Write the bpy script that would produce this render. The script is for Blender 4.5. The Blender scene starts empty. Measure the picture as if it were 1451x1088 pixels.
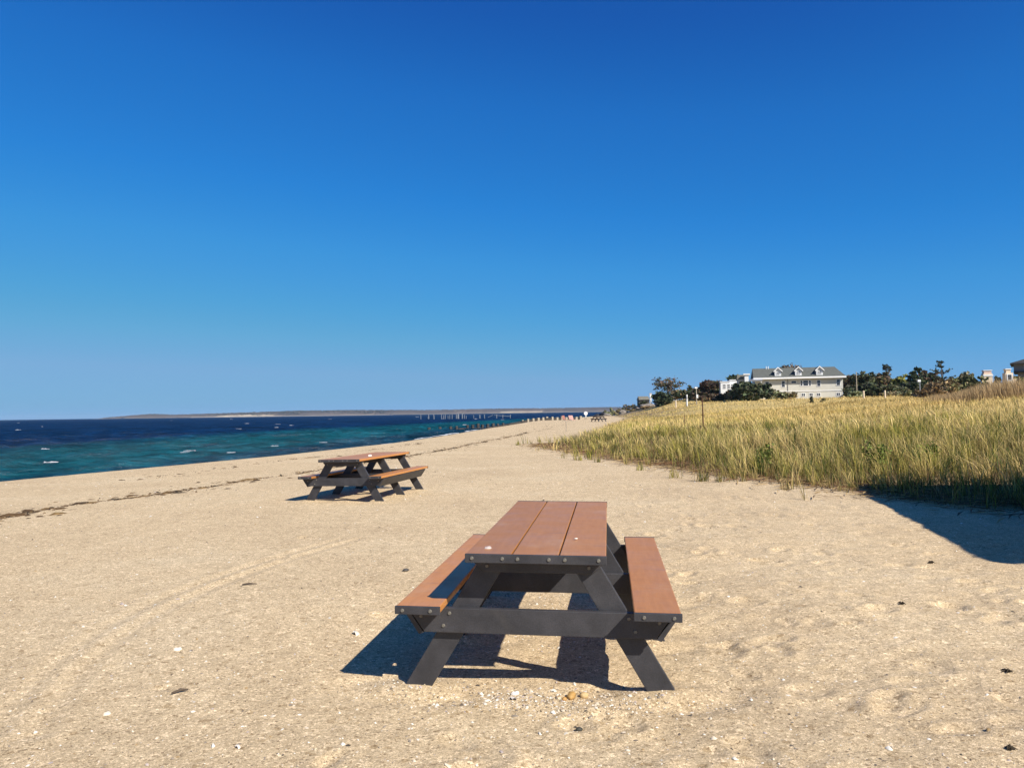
import bpy, bmesh, math, random
import numpy as np
from mathutils import Vector, Matrix

random.seed(7)
rng = np.random.default_rng(11)
sc = bpy.context.scene
COL = sc.collection
PI = math.pi

# ------------------------------------------------------------------ camera
EYE = 1.511
FOC = 1072.2
cam_d = bpy.data.cameras.new("camera")
cam_d.sensor_width = 36.0
cam_d.lens = FOC / 1451 * 36.0
cam_d.clip_start = 0.05
cam_d.clip_end = 60000
cam = bpy.data.objects.new("camera", cam_d)
COL.objects.link(cam)
cam.matrix_world = (Matrix.Translation((0, 0, EYE)) @ Matrix.Rotation(PI / 2 + 0.038, 4, 'X')
                    @ Matrix.Rotation(-0.0137, 4, 'Z'))
sc.camera = cam

# ------------------------------------------------------------------ sky and sun
EXPO = 0.6
SUN_AZ, SUN_EL = math.radians(138), math.radians(39)
world = bpy.data.worlds.new("World")
sc.world = world
world.use_nodes = True
wn, wl = world.node_tree.nodes, world.node_tree.links
wn.clear()
w_out = wn.new('ShaderNodeOutputWorld')
w_bg = wn.new('ShaderNodeBackground')
w_sky = wn.new('ShaderNodeTexSky')
w_sky.sky_type = 'NISHITA'
w_sky.sun_disc = False
w_sky.sun_elevation = SUN_EL
w_sky.sun_rotation = SUN_AZ
w_sky.altitude = 0
w_sky.air_density = 0.6
w_sky.dust_density = 0.5
w_sky.ozone_density = 8.0
w_mul = wn.new('ShaderNodeVectorMath'); w_mul.operation = 'SCALE'; w_mul.inputs['Scale'].default_value = 0.1
w_cv = wn.new('ShaderNodeRGBCurve')          # tone response of the sky
for k, pts in enumerate((
        ((0, 0), (0.043, 0.0097), (0.0548, 0.0152), (0.0802, 0.0242), (0.1072, 0.0482), (0.1533, 0.0844), (0.2053, 0.1384), (0.2743, 0.1981), (0.37, 0.2), (1, 0.9), (2, 1.9)),
        ((0, 0), (0.0936, 0.0999), (0.1196, 0.159), (0.1733, 0.2307), (0.228, 0.3005), (0.3148, 0.3613), (0.3969, 0.402), (0.4731, 0.4125), (0.575, 0.43), (1, 0.9), (2, 1.9)),
        ((0, 0), (0.2287, 0.4233), (0.2875, 0.5457), (0.3986, 0.6654), (0.4992, 0.7084), (0.56, 0.712), (0.6245, 0.700), (0.72, 0.680), (0.86, 0.70), (1.1, 1.0), (2, 1.9)))):
    c = w_cv.mapping.curves[k]
    while len(c.points) < len(pts): c.points.new(.5, .5)
    for p, (x, y) in zip(c.points, pts): p.location = (x, y); p.handle_type = 'VECTOR'
w_cv.mapping.use_clip = False; w_cv.mapping.extend = 'EXTRAPOLATED'
w_cv.mapping.update()
w_mul2 = wn.new('ShaderNodeVectorMath'); w_mul2.operation = 'SCALE'; w_mul2.inputs['Scale'].default_value = 10
w_bg.inputs['Strength'].default_value = 0.1 / 2 ** EXPO
wl.new(w_sky.outputs[0], w_mul.inputs[0])
wl.new(w_mul.outputs[0], w_cv.inputs['Color'])
wl.new(w_cv.outputs[0], w_mul2.inputs[0])
wl.new(w_mul2.outputs[0], w_bg.inputs['Color'])
wl.new(w_bg.outputs[0], w_out.inputs['Surface'])

sun_d = bpy.data.lights.new("sun", 'SUN')
sun_d.energy = 5.0
sun_d.angle = math.radians(0.53)
sun_d.color = (1.0, 0.93, 0.82)
sun = bpy.data.objects.new("sun", sun_d)
COL.objects.link(sun)
SUNV = Vector((math.cos(SUN_EL) * math.sin(SUN_AZ), math.cos(SUN_EL) * math.cos(SUN_AZ), math.sin(SUN_EL)))
sun.rotation_euler = (-SUNV).to_track_quat('-Z', 'Y').to_euler()
sun.location = (20, -20, 30)

sc.view_settings.view_transform = 'Standard'
sc.view_settings.look = 'None'
sc.view_settings.exposure = EXPO
sc.view_settings.gamma = 1.0
sc.view_settings.use_curve_mapping = False

# ------------------------------------------------------------------ helpers
def tag(o, label=None, cat=None, group=None, kind=None):
    if label: o["label"] = label
    if cat: o["category"] = cat
    if group: o["group"] = group
    if kind: o["kind"] = kind
    return o

def empty(name, loc=(0, 0, 0), rz=0.0, label=None, cat=None, group=None):
    o = bpy.data.objects.new(name, None)
    o.empty_display_size = 0.3
    COL.objects.link(o)
    o.location = loc
    o.rotation_euler = (0, 0, rz)
    return tag(o, label, cat, group)

def link_mesh(name, me, mat, parent=None):
    o = bpy.data.objects.new(name, me)
    if mat and not me.materials: me.materials.append(mat)
    COL.objects.link(o)
    if parent: o.parent = parent
    return o

class MB:
    """collects faces for ONE mesh"""
    def __init__(s): s.v, s.f, s.c = [], [], []
    def add(s, vs, fs, col=None):
        b = len(s.v); s.v.extend([tuple(p) for p in vs]); s.f.extend([[i + b for i in f] for f in fs])
        s.c.extend([col or (1, 1, 1)] * len(vs)); return s
    def box(s, x0, x1, y0, y1, z0, z1):
        return s.add([(x0, y0, z0), (x1, y0, z0), (x1, y1, z0), (x0, y1, z0), (x0, y0, z1), (x1, y0, z1), (x1, y1, z1), (x0, y1, z1)],
                     [(3, 2, 1, 0), (4, 5, 6, 7), (0, 1, 5, 4), (1, 2, 6, 5), (2, 3, 7, 6), (3, 0, 4, 7)])
    def prism_xz(s, pts, y0, y1):
        """polygon in x,z (counter-clockwise seen from -y) extruded along y"""
        n = len(pts)
        vs = [(x, y0, z) for x, z in pts] + [(x, y1, z) for x, z in pts]
        fs = [list(range(n)), list(range(2 * n - 1, n - 1, -1))]
        fs += [(i, i + n, (i + 1) % n + n, (i + 1) % n) for i in range(n)]
        return s.add(vs, fs)
    def prism_yz(s, pts, x0, x1):
        n = len(pts)
        vs = [(x0, y, z) for y, z in pts] + [(x1, y, z) for y, z in pts]
        fs = [list(range(n)), list(range(2 * n - 1, n - 1, -1))]
        fs += [(i, i + n, (i + 1) % n + n, (i + 1) % n) for i in range(n)]
        return s.add(vs, fs)
    def tube(s, path, radii, n=6, cap=True):
        vs, fs = [], []
        P = [Vector(p) for p in path]
        for i, p in enumerate(P):
            d = (P[min(i + 1, len(P) - 1)] - P[max(i - 1, 0)]).normalized()
            a = d.cross(Vector((0.31, 0.95, 0.07)));
            if a.length < 1e-4: a = d.cross(Vector((1, 0, 0)))
            a.normalize(); b = d.cross(a)
            for k in range(n):
                t = 2 * PI * k / n
                vs.append(p + (a * math.cos(t) + b * math.sin(t)) * radii[i])
        for i in range(len(P) - 1):
            for k in range(n):
                fs.append((i * n + k, i * n + (k + 1) % n, (i + 1) * n + (k + 1) % n, (i + 1) * n + k))
        if cap:
            fs.append(list(range(n - 1, -1, -1))); fs.append([(len(P) - 1) * n + k for k in range(n)])
        return s.add(vs, fs)
    def build(s, name, mat, parent=None, bevel=0.0, smooth=False):
        me = bpy.data.meshes.new(name)
        me.from_pydata(s.v, [], s.f)
        if any(c != (1, 1, 1) for c in s.c):
            a = me.color_attributes.new("col", 'FLOAT_COLOR', 'POINT')
            a.data.foreach_set("color", np.array([(*c, 1) for c in s.c], dtype=np.float32).ravel())
        bm = bmesh.new(); bm.from_mesh(me)
        bmesh.ops.recalc_face_normals(bm, faces=bm.faces)
        if bevel > 0:
            bmesh.ops.bevel(bm, geom=[e for e in bm.edges if e.calc_face_angle(0) > 0.5], offset=bevel, segments=2, profile=0.6, affect='EDGES', clamp_overlap=True)
        bm.to_mesh(me); bm.free()
        if smooth: me.polygons.foreach_set("use_smooth", [True] * len(me.polygons))
        me.update()
        return link_mesh(name, me, mat, parent)

def np_mesh(name, V, F, mat, cols=None, parent=None, smooth=False, attrs=None):
    """V (n,3); F list of arrays (m,3) or (m,4)"""
    me = bpy.data.meshes.new(name)
    V = np.asarray(V, dtype=np.float32)
    me.vertices.add(len(V)); me.vertices.foreach_set("co", V.ravel())
    if not isinstance(F, list): F = [F]
    loops = np.concatenate([f.ravel() for f in F]).astype(np.int32)
    totals = np.concatenate([np.full(len(f), f.shape[1]) for f in F]).astype(np.int32)
    starts = np.concatenate([[0], np.cumsum(totals)[:-1]]).astype(np.int32)
    me.loops.add(len(loops)); me.loops.foreach_set("vertex_index", loops)
    me.polygons.add(len(totals)); me.polygons.foreach_set("loop_start", starts); me.polygons.foreach_set("loop_total", totals)
    me.update(calc_edges=True)
    if smooth: me.polygons.foreach_set("use_smooth", np.ones(len(totals), dtype=bool))
    if cols is not None:
        a = me.color_attributes.new("col", 'FLOAT_COLOR', 'POINT')
        c = np.ones((len(V), 4), dtype=np.float32); c[:, :3] = cols
        a.data.foreach_set("color", c.ravel())
    for k, arr in (attrs or {}).items():
        a = me.attributes.new(k, 'FLOAT', 'POINT'); a.data.foreach_set("value", np.asarray(arr, dtype=np.float32).ravel())
    return link_mesh(name, me, mat, parent)

def _h(i, j, s):
    t = np.sin(i * 127.1 + j * 311.7 + s * 74.7) * 43758.5453
    return t - np.floor(t)

def vn(x, y, s=0):
    i, j = np.floor(x), np.floor(y)
    u, v = x - i, y - j
    u = u * u * (3 - 2 * u); v = v * v * (3 - 2 * v)
    return ((_h(i, j, s) * (1 - u) + _h(i + 1, j, s) * u) * (1 - v) + (_h(i, j + 1, s) * (1 - u) + _h(i + 1, j + 1, s) * u) * v) * 2 - 1

def fbm(x, y, s=0, o=4):
    r, a = 0, 1.0
    for k in range(o):
        r = r + a * vn(x * 2.03 ** k + 13.7 * k, y * 2.03 ** k - 7.1 * k, s + k); a *= 0.5
    return r / 1.6

def sstep(a, b, x):
    t = np.clip((x - a) / (b - a), 0, 1); return t * t * (3 - 2 * t)

# ------------------------------------------------------------------ lie of the land
SEA = -1.2
_yw = np.array([-40, 0, 18.6, 29, 40, 54, 78, 92, 115, 129, 150, 200, 240, 300, 400, 600, 3000])
_xw = np.array([-42, -27, -19.6, -15.9, -13.3, -11.3, -8.9, -7.2, -4.8, -3.4, -0.4, 10, 19, 36, 66, 130, 900])
_yg = np.array([-40, 4, 9, 10.9, 12.5, 14.3, 15.9, 19.5, 26, 34, 45, 60, 87, 113, 160, 230, 300, 3000])
_xg = np.array([16, 10.5, 8.2, 7.3, 6.7, 6.3, 5.5, 4.4, 3.4, 1.4, 3.5, 6.5, 11, 16, 24, 30, 46, 900])
def shore_d(x, y): return x - np.interp(y, _yw, _xw)
def grass_e(x, y): return x - np.interp(y, _yg, _xg)

def ground(x, y):
    x = np.asarray(x, float); y = np.asarray(y, float)
    d, e = shore_d(x, y), grass_e(x, y)
    z = np.where(d < 0, SEA + 0.15 * d, SEA * (1 - np.clip(d / 7, 0, 1)) ** 1.15)
    z = np.maximum(z, -5)
    sl = np.interp(y, [0, 20, 45, 110, 150, 230, 400], [.055, .056, .053, .084, .22, .30, .28])
    v = sl * np.log1p(np.exp(np.clip((e - 1.5) / 1.2, -30, 30))) * 1.2
    cap = np.interp(y, [0, 60, 170, 205, 260], [2.6, 2.9, 3.5, 5.6, 5.8])
    v = v / (1 + (v / cap) ** 4) ** 0.25
    z = z + v + 0.22 * fbm(x / 6, y / 6, 3, 3) * sstep(0, 5, e) * np.clip(y / 14, 0, 1)
    land = sstep(2, 12, d) * np.clip(1 - e / 6, 0, 1)
    z = z + 0.05 * fbm(x / 9, y / 9, 5, 2) * land * sstep(9, 25, y)
    z = z - 0.058 * np.exp(-(((x - .25) / 1.6) ** 2 + ((y - 5.2) / 2.0) ** 2) ** 2)
    return z
def gz(x, y): return float(ground(np.array([x]), np.array([y]))[0])

def survey(px, py, D):
    """bearing and elevation angles measured on the photograph, at distance D -> place in metres"""
    a, b = px - 725.5, py - 544.0
    cr, sr = math.cos(.0137), math.sin(.0137)
    u, up = (a * cr - b * sr) / FOC, -(a * sr + b * cr) / FOC
    c, s = math.cos(.038), math.sin(.038)
    ry, rz = c - up * s, s + up * c
    return u / ry * D, D, EYE + rz / ry * D
def XZ(px, py, D):
    p = survey(px, py, D); return p[0], p[2]

# ------------------------------------------------------------------ materials
def nmat(name):
    m = bpy.data.materials.new(name); m.use_nodes = True
    n = m.node_tree.nodes; l = m.node_tree.links
    return m, n, l, n['Principled BSDF']

def noise_node(n, l, vec, scale, detail=3, rough=.55):
    t = n.new('ShaderNodeTexNoise'); t.inputs['Scale'].default_value = scale; t.inputs['Detail'].default_value = detail
    t.inputs['Roughness'].default_value = rough
    l.new(vec, t.inputs['Vector']); return t

def ramp(n, l, fac, stops):
    r = n.new('ShaderNodeValToRGB'); e = r.color_ramp.elements
    e[0].position, e[0].color = stops[0][0], (*stops[0][1], 1)
    e[1].position, e[1].color = stops[-1][0], (*stops[-1][1], 1)
    for p, c in stops[1:-1]:
        k = e.new(p); k.color = (*c, 1)
    l.new(fac, r.inputs[0]); return r

def mixc(n, l, fac, a, b, mode='MIX'):
    m = n.new('ShaderNodeMix'); m.data_type = 'RGBA'; m.blend_type = mode
    if hasattr(fac, 'links'): l.new(fac, m.inputs[0])
    else: m.inputs[0].default_value = fac
    for s, i in ((a, 6), (b, 7)):
        if hasattr(s, 'links'): l.new(s, m.inputs[i])
        else: m.inputs[i].default_value = (*s, 1)
    return m.outputs[2]

def simple(name, col, rough=.6, spec=.5, var=.15, scale=6, bump=0.0, bscale=60, metal=0.0, stretch=None):
    m, n, l, p = nmat(name)
    tc = n.new('ShaderNodeTexCoord'); vec = tc.outputs['Object']
    if stretch:
        mp = n.new('ShaderNodeMapping'); mp.inputs['Scale'].default_value = stretch; l.new(vec, mp.inputs['Vector']); vec = mp.outputs[0]
    t = noise_node(n, l, vec, scale, 5)
    lo = tuple(c * (1 - var) for c in col); hi = tuple(min(1, c * (1 + var)) for c in col)
    r = ramp(n, l, t.outputs[0], [(.3, lo), (.7, hi)])
    l.new(r.outputs[0], p.inputs['Base Color'])
    p.inputs['Roughness'].default_value = rough; p.inputs['Specular IOR Level'].default_value = spec; p.inputs['Metallic'].default_value = metal
    if bump:
        b = noise_node(n, l, vec, bscale, 4)
        bn = n.new('ShaderNodeBump'); bn.inputs['Strength'].default_value = bump; bn.inputs['Distance'].default_value = .01
        l.new(b.outputs[0], bn.inputs['Height']); l.new(bn.outputs[0], p.inputs['Normal'])
    return m

def attr_mat(name, rough=.8, spec=.25, transl=0.0, var=.12, scale=3.0):
    m, n, l, p = nmat(name)
    a = n.new('ShaderNodeAttribute'); a.attribute_name = 'col'
    g = n.new('ShaderNodeNewGeometry')
    t = noise_node(n, l, g.outputs['Position'], scale, 3)
    r = ramp(n, l, t.outputs[0], [(.3, (1 - var,) * 3), (.7, (1 + var,) * 3)])
    c = mixc(n, l, 1.0, a.outputs['Color'], r.outputs[0], 'MULTIPLY')
    l.new(c, p.inputs['Base Color']); p.inputs['Roughness'].default_value = rough; p.inputs['Specular IOR Level'].default_value = spec
    if transl:
        tr = n.new('ShaderNodeBsdfTranslucent'); l.new(c, tr.inputs['Color'])
        mx = n.new('ShaderNodeMixShader'); mx.inputs[0].default_value = transl
        l.new(p.outputs[0], mx.inputs[1]); l.new(tr.outputs[0], mx.inputs[2])
        l.new(mx.outputs[0], n['Material Output'].inputs['Surface'])
    return m

def sand_material():
    m, n, l, p = nmat("sand")
    g = n.new('ShaderNodeNewGeometry'); pos = g.outputs['Position']
    big = noise_node(n, l, pos, .45, 5, .6)
    base = ramp(n, l, big.outputs[0], [(.3, (.476, .364, .224)), (.52, (.536, .416, .258)), (.72, (.560, .448, .290))]).outputs[0]
    mid = noise_node(n, l, pos, 5.0, 6, .65)
    mm = ramp(n, l, mid.outputs[0], [(.28, (.87, .86, .85)), (.7, (1.09, 1.09, 1.09))]).outputs[0]
    base = mixc(n, l, 1.0, base, mm, 'MULTIPLY')
    # grains: one random tone per cell at three sizes
    def grains(scale, stops):
        v = n.new('ShaderNodeTexVoronoi'); v.inputs['Scale'].default_value = scale; l.new(pos, v.inputs['Vector'])
        s = n.new('ShaderNodeSeparateColor'); l.new(v.outputs['Color'], s.inputs[0])
        return ramp(n, l, s.outputs[0], stops).outputs[0]
    base = mixc(n, l, 1.0, base, grains(260, [(0, (.55, .52, .49)), (.35, (.92, .92, .92)), (.7, (1.06, 1.05, 1.04)), (1, (1.35, 1.34, 1.34))]), 'MULTIPLY')
    base = mixc(n, l, 1.0, base, grains(85, [(0, (.50, .46, .42)), (.10, (.88, .87, .86)), (.5, (1, 1, 1)), (.86, (1.08, 1.08, 1.09)), (1, (1.55, 1.57, 1.63))]), 'MULTIPLY')
    base = mixc(n, l, 1.0, base, grains(30, [(0, (.72, .68, .62)), (.07, (.97, .97, .97)), (.9, (1.02, 1.02, 1.02)), (1, (1.3, 1.31, 1.35))]), 'MULTIPLY')
    veg = n.new('ShaderNodeAttribute'); veg.attribute_name = 'veg'
    lit = noise_node(n, l, pos, 7, 5)
    litter = ramp(n, l, lit.outputs[0], [(.3, (.16, .11, .055)), (.55, (.28, .20, .10)), (.75, (.38, .29, .15))]).outputs[0]
    base = mixc(n, l, veg.outputs['Fac'], base, litter)
    gold = n.new('ShaderNodeAttribute'); gold.attribute_name = 'gold'
    straw = ramp(n, l, lit.outputs[0], [(.3, (.32, .24, .09)), (.5, (.46, .345, .135)), (.75, (.56, .43, .19))]).outputs[0]
    base = mixc(n, l, gold.outputs['Fac'], base, straw)
    wet = n.new('ShaderNodeAttribute'); wet.attribute_name = 'wet'
    base = mixc(n, l, wet.outputs['Fac'], base, (.20, .155, .105))
    l.new(base, p.inputs['Base Color'])
    p.inputs['Roughness'].default_value = .92; p.inputs['Specular IOR Level'].default_value = .18
    b1 = noise_node(n, l, pos, 22, 6, .7); b2 = noise_node(n, l, pos, 150, 3, .7)
    x1 = n.new('ShaderNodeBump'); x1.inputs['Strength'].default_value = .55; x1.inputs['Distance'].default_value = .014; l.new(b1.outputs[0], x1.inputs['Height'])
    x2 = n.new('ShaderNodeBump'); x2.inputs['Strength'].default_value = .6; x2.inputs['Distance'].default_value = .006; l.new(b2.outputs[0], x2.inputs['Height'])
    l.new(x1.outputs[0], x2.inputs['Normal']); l.new(x2.outputs[0], p.inputs['Normal'])
    return m

def sea_material():
    m, n, l, p = nmat("sea_water")
    g = n.new('ShaderNodeNewGeometry'); pos = g.outputs['Position']
    sh = n.new('ShaderNodeAttribute'); sh.attribute_name = 'off'      # 0 at the beach .. 1 a hundred metres out
    mp = n.new('ShaderNodeMapping'); mp.inputs['Scale'].default_value = (.05, .018, 1); mp.inputs['Rotation'].default_value = (0, 0, -.3)
    l.new(pos, mp.inputs['Vector'])
    pat = noise_node(n, l, mp.outputs[0], 1.0, 4, .6)
    ad = n.new('ShaderNodeMath'); ad.operation = 'MULTIPLY_ADD'; ad.inputs[1].default_value = .22; l.new(pat.outputs[0], ad.inputs[0])
    sb = n.new('ShaderNodeMath'); sb.operation = 'SUBTRACT'; sb.inputs[1].default_value = .11
    l.new(sh.outputs['Fac'], ad.inputs[2]); l.new(ad.outputs[0], sb.inputs[0])
    deep = (.0012, .013, .048); teal = (.002, .046, .066); near = (.003, .024, .046)
    c = ramp(n, l, sb.outputs[0], [(0, near), (.06, near), (.13, teal), (.30, teal), (.46, deep), (1, deep)]).outputs[0]
    for sx_, sy_, rot, lo, hi in ((.08, .030, -.3, .55, 1.7), (.30, .20, -.2, .45, 1.9), (1.1, .6, -.25, .6, 1.6)):  # light and dark of the wave slopes put into the water colour as streaks
        mq = n.new('ShaderNodeMapping'); mq.inputs['Scale'].default_value = (sx_, sy_, 1); mq.inputs['Rotation'].default_value = (0, 0, rot); l.new(pos, mq.inputs['Vector'])
        st = noise_node(n, l, mq.outputs[0], 1.0, 8, .72)
        c = mixc(n, l, 1.0, c, ramp(n, l, st.outputs[0], [(.32, (lo, lo, lo)), (.68, (hi, hi, hi * .97))]).outputs[0], 'MULTIPLY')
    mp4 = n.new('ShaderNodeMapping'); mp4.inputs['Scale'].default_value = (.5, 1.2, 1); mp4.inputs['Rotation'].default_value = (0, 0, -.3); l.new(pos, mp4.inputs['Vector'])
    w = noise_node(n, l, mp4.outputs[0], 1.1, 6, .68)
    b = n.new('ShaderNodeBump'); b.inputs['Strength'].default_value = 1.0; b.inputs['Distance'].default_value = .9; l.new(w.outputs[0], b.inputs['Height'])
    # wave slopes keep a choppy sea from mirroring the low sky: only a share of the facets reflects
    n.remove(p)
    df = n.new('ShaderNodeBsdfDiffuse'); gl = n.new('ShaderNodeBsdfGlossy'); mx = n.new('ShaderNodeMixShader')
    gl.inputs['Roughness'].default_value = .2; gl.inputs['Color'].default_value = (.9, .95, 1, 1)
    l.new(c, df.inputs['Color']); l.new(b.outputs[0], df.inputs['Normal']); l.new(b.outputs[0], gl.inputs['Normal'])
    mg = n.new('ShaderNodeMapping'); mg.inputs['Scale'].default_value = (.16, .07, 1); mg.inputs['Rotation'].default_value = (0, 0, -.2); l.new(pos, mg.inputs['Vector'])
    ng = noise_node(n, l, mg.outputs[0], 1.0, 9, .75)
    rg = ramp(n, l, ng.outputs[0], [(.38, (.015,) * 3), (.55, (.06,) * 3), (.76, (.22,) * 3)])
    l.new(rg.outputs[0], mx.inputs[0]); l.new(df.outputs[0], mx.inputs[1]); l.new(gl.outputs[0], mx.inputs[2])
    l.new(mx.outputs[0], n['Material Output'].inputs['Surface'])
    return m

M = {}
M['sand'] = sand_material()
M['sea'] = sea_material()
M['plank'] = None
def plank_material():
    m, n, l, p = nmat("cedar_recycled_plastic")
    tc = n.new('ShaderNodeTexCoord'); oi = n.new('ShaderNodeObjectInfo')
    mp = n.new('ShaderNodeMapping'); mp.inputs['Scale'].default_value = (14, 1.4, 14); l.new(tc.outputs['Object'], mp.inputs['Vector'])
    t = noise_node(n, l, mp.outputs[0], 2.5, 6, .65)
    c = ramp(n, l, t.outputs[0], [(.3, (.372, .156, .042)), (.7, (.442, .192, .056))]).outputs[0]
    s = noise_node(n, l, tc.outputs['Object'], 3.2, 5, .6)
    c = mixc(n, l, ramp(n, l, s.outputs[0], [(.55, (0, 0, 0)), (.8, (.35, .35, .35))]).outputs[0], c, (.27, .13, .085))
    f = noise_node(n, l, tc.outputs['Object'], 55, 2)
    c = mixc(n, l, ramp(n, l, f.outputs[0], [(.70, (0, 0, 0)), (.76, (.5, .5, .5))]).outputs[0], c, (.42, .30, .22))
    pv = n.new('ShaderNodeMapRange'); pv.inputs['To Min'].default_value = .84; pv.inputs['To Max'].default_value = 1.14; l.new(oi.outputs['Random'], pv.inputs['Value'])
    cb = n.new('ShaderNodeCombineColor')
    for i_ in range(3): l.new(pv.outputs[0], cb.inputs[i_])
    c = mixc(n, l, 1.0, c, cb.outputs[0], 'MULTIPLY')
    ms = n.new('ShaderNodeMapping'); ms.inputs['Scale'].default_value = (3, 16, 4); l.new(tc.outputs['Object'], ms.inputs['Vector'])
    sc_ = noise_node(n, l, ms.outputs[0], 1.6, 6, .7)
    c = mixc(n, l, ramp(n, l, sc_.outputs[0], [(.57, (0, 0, 0)), (.72, (.6, .6, .6))]).outputs[0], c, (.20, .11, .075))
    sd = noise_node(n, l, tc.outputs['Object'], 2.1, 7, .7)
    c = mixc(n, l, ramp(n, l, sd.outputs[0], [(.55, (0, 0, 0)), (.8, (.55, .55, .55))]).outputs[0], c, (.46, .30, .19))
    l.new(c, p.inputs['Base Color'])
    r = ramp(n, l, s.outputs[0], [(.3, (.33,) * 3), (.7, (.5,) * 3)]); l.new(r.outputs[0], p.inputs['Roughness'])
    p.inputs['Specular IOR Level'].default_value = .36
    b = noise_node(n, l, mp.outputs[0], 18, 3)
    bn = n.new('ShaderNodeBump'); bn.inputs['Strength'].default_value = .18; bn.inputs['Distance'].default_value = .004
    l.new(b.outputs[0], bn.inputs['Height']); l.new(bn.outputs[0], p.inputs['Normal'])
    return m
M['plank'] = plank_material()
def frame_material():
    m, n, l, p = nmat("black_recycled_plastic")
    tc = n.new('ShaderNodeTexCoord'); v = tc.outputs['Object']
    t = noise_node(n, l, v, 9, 5); f = noise_node(n, l, v, 160, 3, .7)
    c = ramp(n, l, t.outputs[0], [(.3, (.023, .0228, .026)), (.7, (.042, .041, .046))]).outputs[0]
    c = mixc(n, l, 1.0, c, ramp(n, l, f.outputs[0], [(.3, (.75,) * 3), (.7, (1.35,) * 3)]).outputs[0], 'MULTIPLY')
    d = noise_node(n, l, v, 4, 4)
    c = mixc(n, l, ramp(n, l, d.outputs[0], [(.58, (0, 0, 0)), (.85, (.3, .3, .3))]).outputs[0], c, (.12, .105, .085))
    l.new(c, p.inputs['Base Color']); p.inputs['Roughness'].default_value = .55; p.inputs['Specular IOR Level'].default_value = .45
    bn = n.new('ShaderNodeBump'); bn.inputs['Strength'].default_value = .35; bn.inputs['Distance'].default_value = .002
    l.new(f.outputs[0], bn.inputs['Height']); l.new(bn.outputs[0], p.inputs['Normal'])
    return m
M['black'] = frame_material()
M['bolt'] = simple('galvanised_steel', (.12, .112, .095), .5, .5, .25, 60)
M['grass'] = attr_mat('dune_grass', .75, .2, .28, .12, 1.5)
M['leaf'] = attr_mat('foliage', .7, .3, .12, .22, .8)
M['stone'] = attr_mat('stone_and_shell', .65, .35, 0, .2, 40)
M['bark'] = simple('bark', (.10, .075, .055), .9, .2, .3, 5, .5, 20)
M['greybark'] = simple('grey_bark', (.17, .15, .135), .9, .2, .25, 5, .5, 20)
M['weather'] = simple('weathered_wood', (.33, .285, .22), .85, .2, .3, 3, .4, 18)
M['palewood'] = simple('bleached_piling', (.21, .225, .24), .85, .2, .2, 2)
M['darkwood'] = simple('wet_dark_timber', (.035, .030, .026), .6, .4, .4, 3, .4, 12)
M['rust'] = simple('rusty_brown_steel', (.10, .045, .025), .8, .3, .4, 12)
M['white'] = simple('white_paint', (.70, .70, .69), .5, .4, .04, 2)
M['siding'] = simple('cream_siding', (.53, .515, .46), .75, .3, .05, 1.2)
M['trim'] = simple('white_trim', (.74, .74, .74), .55, .4, .04, 3)
M['roof'] = simple('grey_green_shingle', (.105, .111, .100), .9, .2, .16, 2.2, .4, 8)
M['roof2'] = simple('brown_grey_shingle', (.16, .15, .12), .9, .2, .2, 2)
M['greywall'] = simple('slate_grey_siding', (.17, .175, .19), .75, .3, .08, 2)
M['darkroof'] = simple('dark_shingle', (.045, .045, .045), .85, .25, .2, 2)
M['stucco'] = simple('cream_stucco', (.66, .54, .40), .85, .2, .08, 1.5)
M['glass'] = simple('window_glass', (.045, .05, .06), .08, .6, .2, .6)
M['rock'] = simple('boulder_rock', (.20, .175, .15), .9, .2, .35, 1.2, .8, 4)
M['darkrock'] = simple('wet_boulder_rock', (.03, .029, .028), .7, .4, .4, 1.2, .8, 4)
M['pink'] = simple('faded_pink_canvas', (.42, .24, .21), .8, .2, .15, 5)
M['red'] = simple('red_canvas', (.30, .13, .10), .8, .2, .15, 5)
M['foam'] = simple('sea_foam', (.44, .46, .48), .8, .2, .12, 2.5, .6, 5)
M['shingle_wall'] = simple('cedar_shingle_wall', (.25, .21, .17), .85, .2, .2, 3, .4, 10)
M['weed'] = attr_mat('dry_seaweed', .9, .2, 0, .3, 12)

# ------------------------------------------------------------------ ground sheet
def axis(f0, f1, step, lo, hi, g):
    a = list(np.arange(f0, f1, step))
    s = step
    while a[-1] < hi: s *= g; a.append(a[-1] + s)
    b = []; s = step; c = a[0]
    while c > lo: s *= g; c -= s; b.append(c)
    return np.array(b[::-1] + a)

def grid_faces(nx, ny):
    i = np.arange(nx - 1)[None, :] + np.arange(ny - 1)[:, None] * nx
    i = i.ravel()
    return np.stack([i, i + 1, i + 1 + nx, i + nx], 1)

gx = axis(-2.6, 3.6, .030, -1800, 1800, 1.028)
gy = axis(2.9, 7.6, .030, -40, 3000, 1.022)
GX, GY = np.meshgrid(gx, gy)
GZ = ground(GX, GY)
D0 = np.hypot(GX, GY)
dry = sstep(3, 9, shore_d(GX, GY)) * (1 - sstep(-1, 2, grass_e(GX, GY)))
right = sstep(-.6, 1.6, GX + .25 * (6 - GY))
near = 1 - sstep(22, 40, D0)
rel = .016 * fbm(GX / .9, GY / .9, 21, 4) * (.25 + .95 * right)
rel += .010 * fbm(GX / .22, GY / .22, 31, 3) * (.10 + 1.0 * right) * (1 - sstep(10, 16, D0))
rel += .0035 * fbm(GX / .07, GY / .07, 41, 2) * (.5 + .8 * right) * (1 - sstep(6, 9, D0))
GZ = GZ + rel * dry * near
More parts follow.
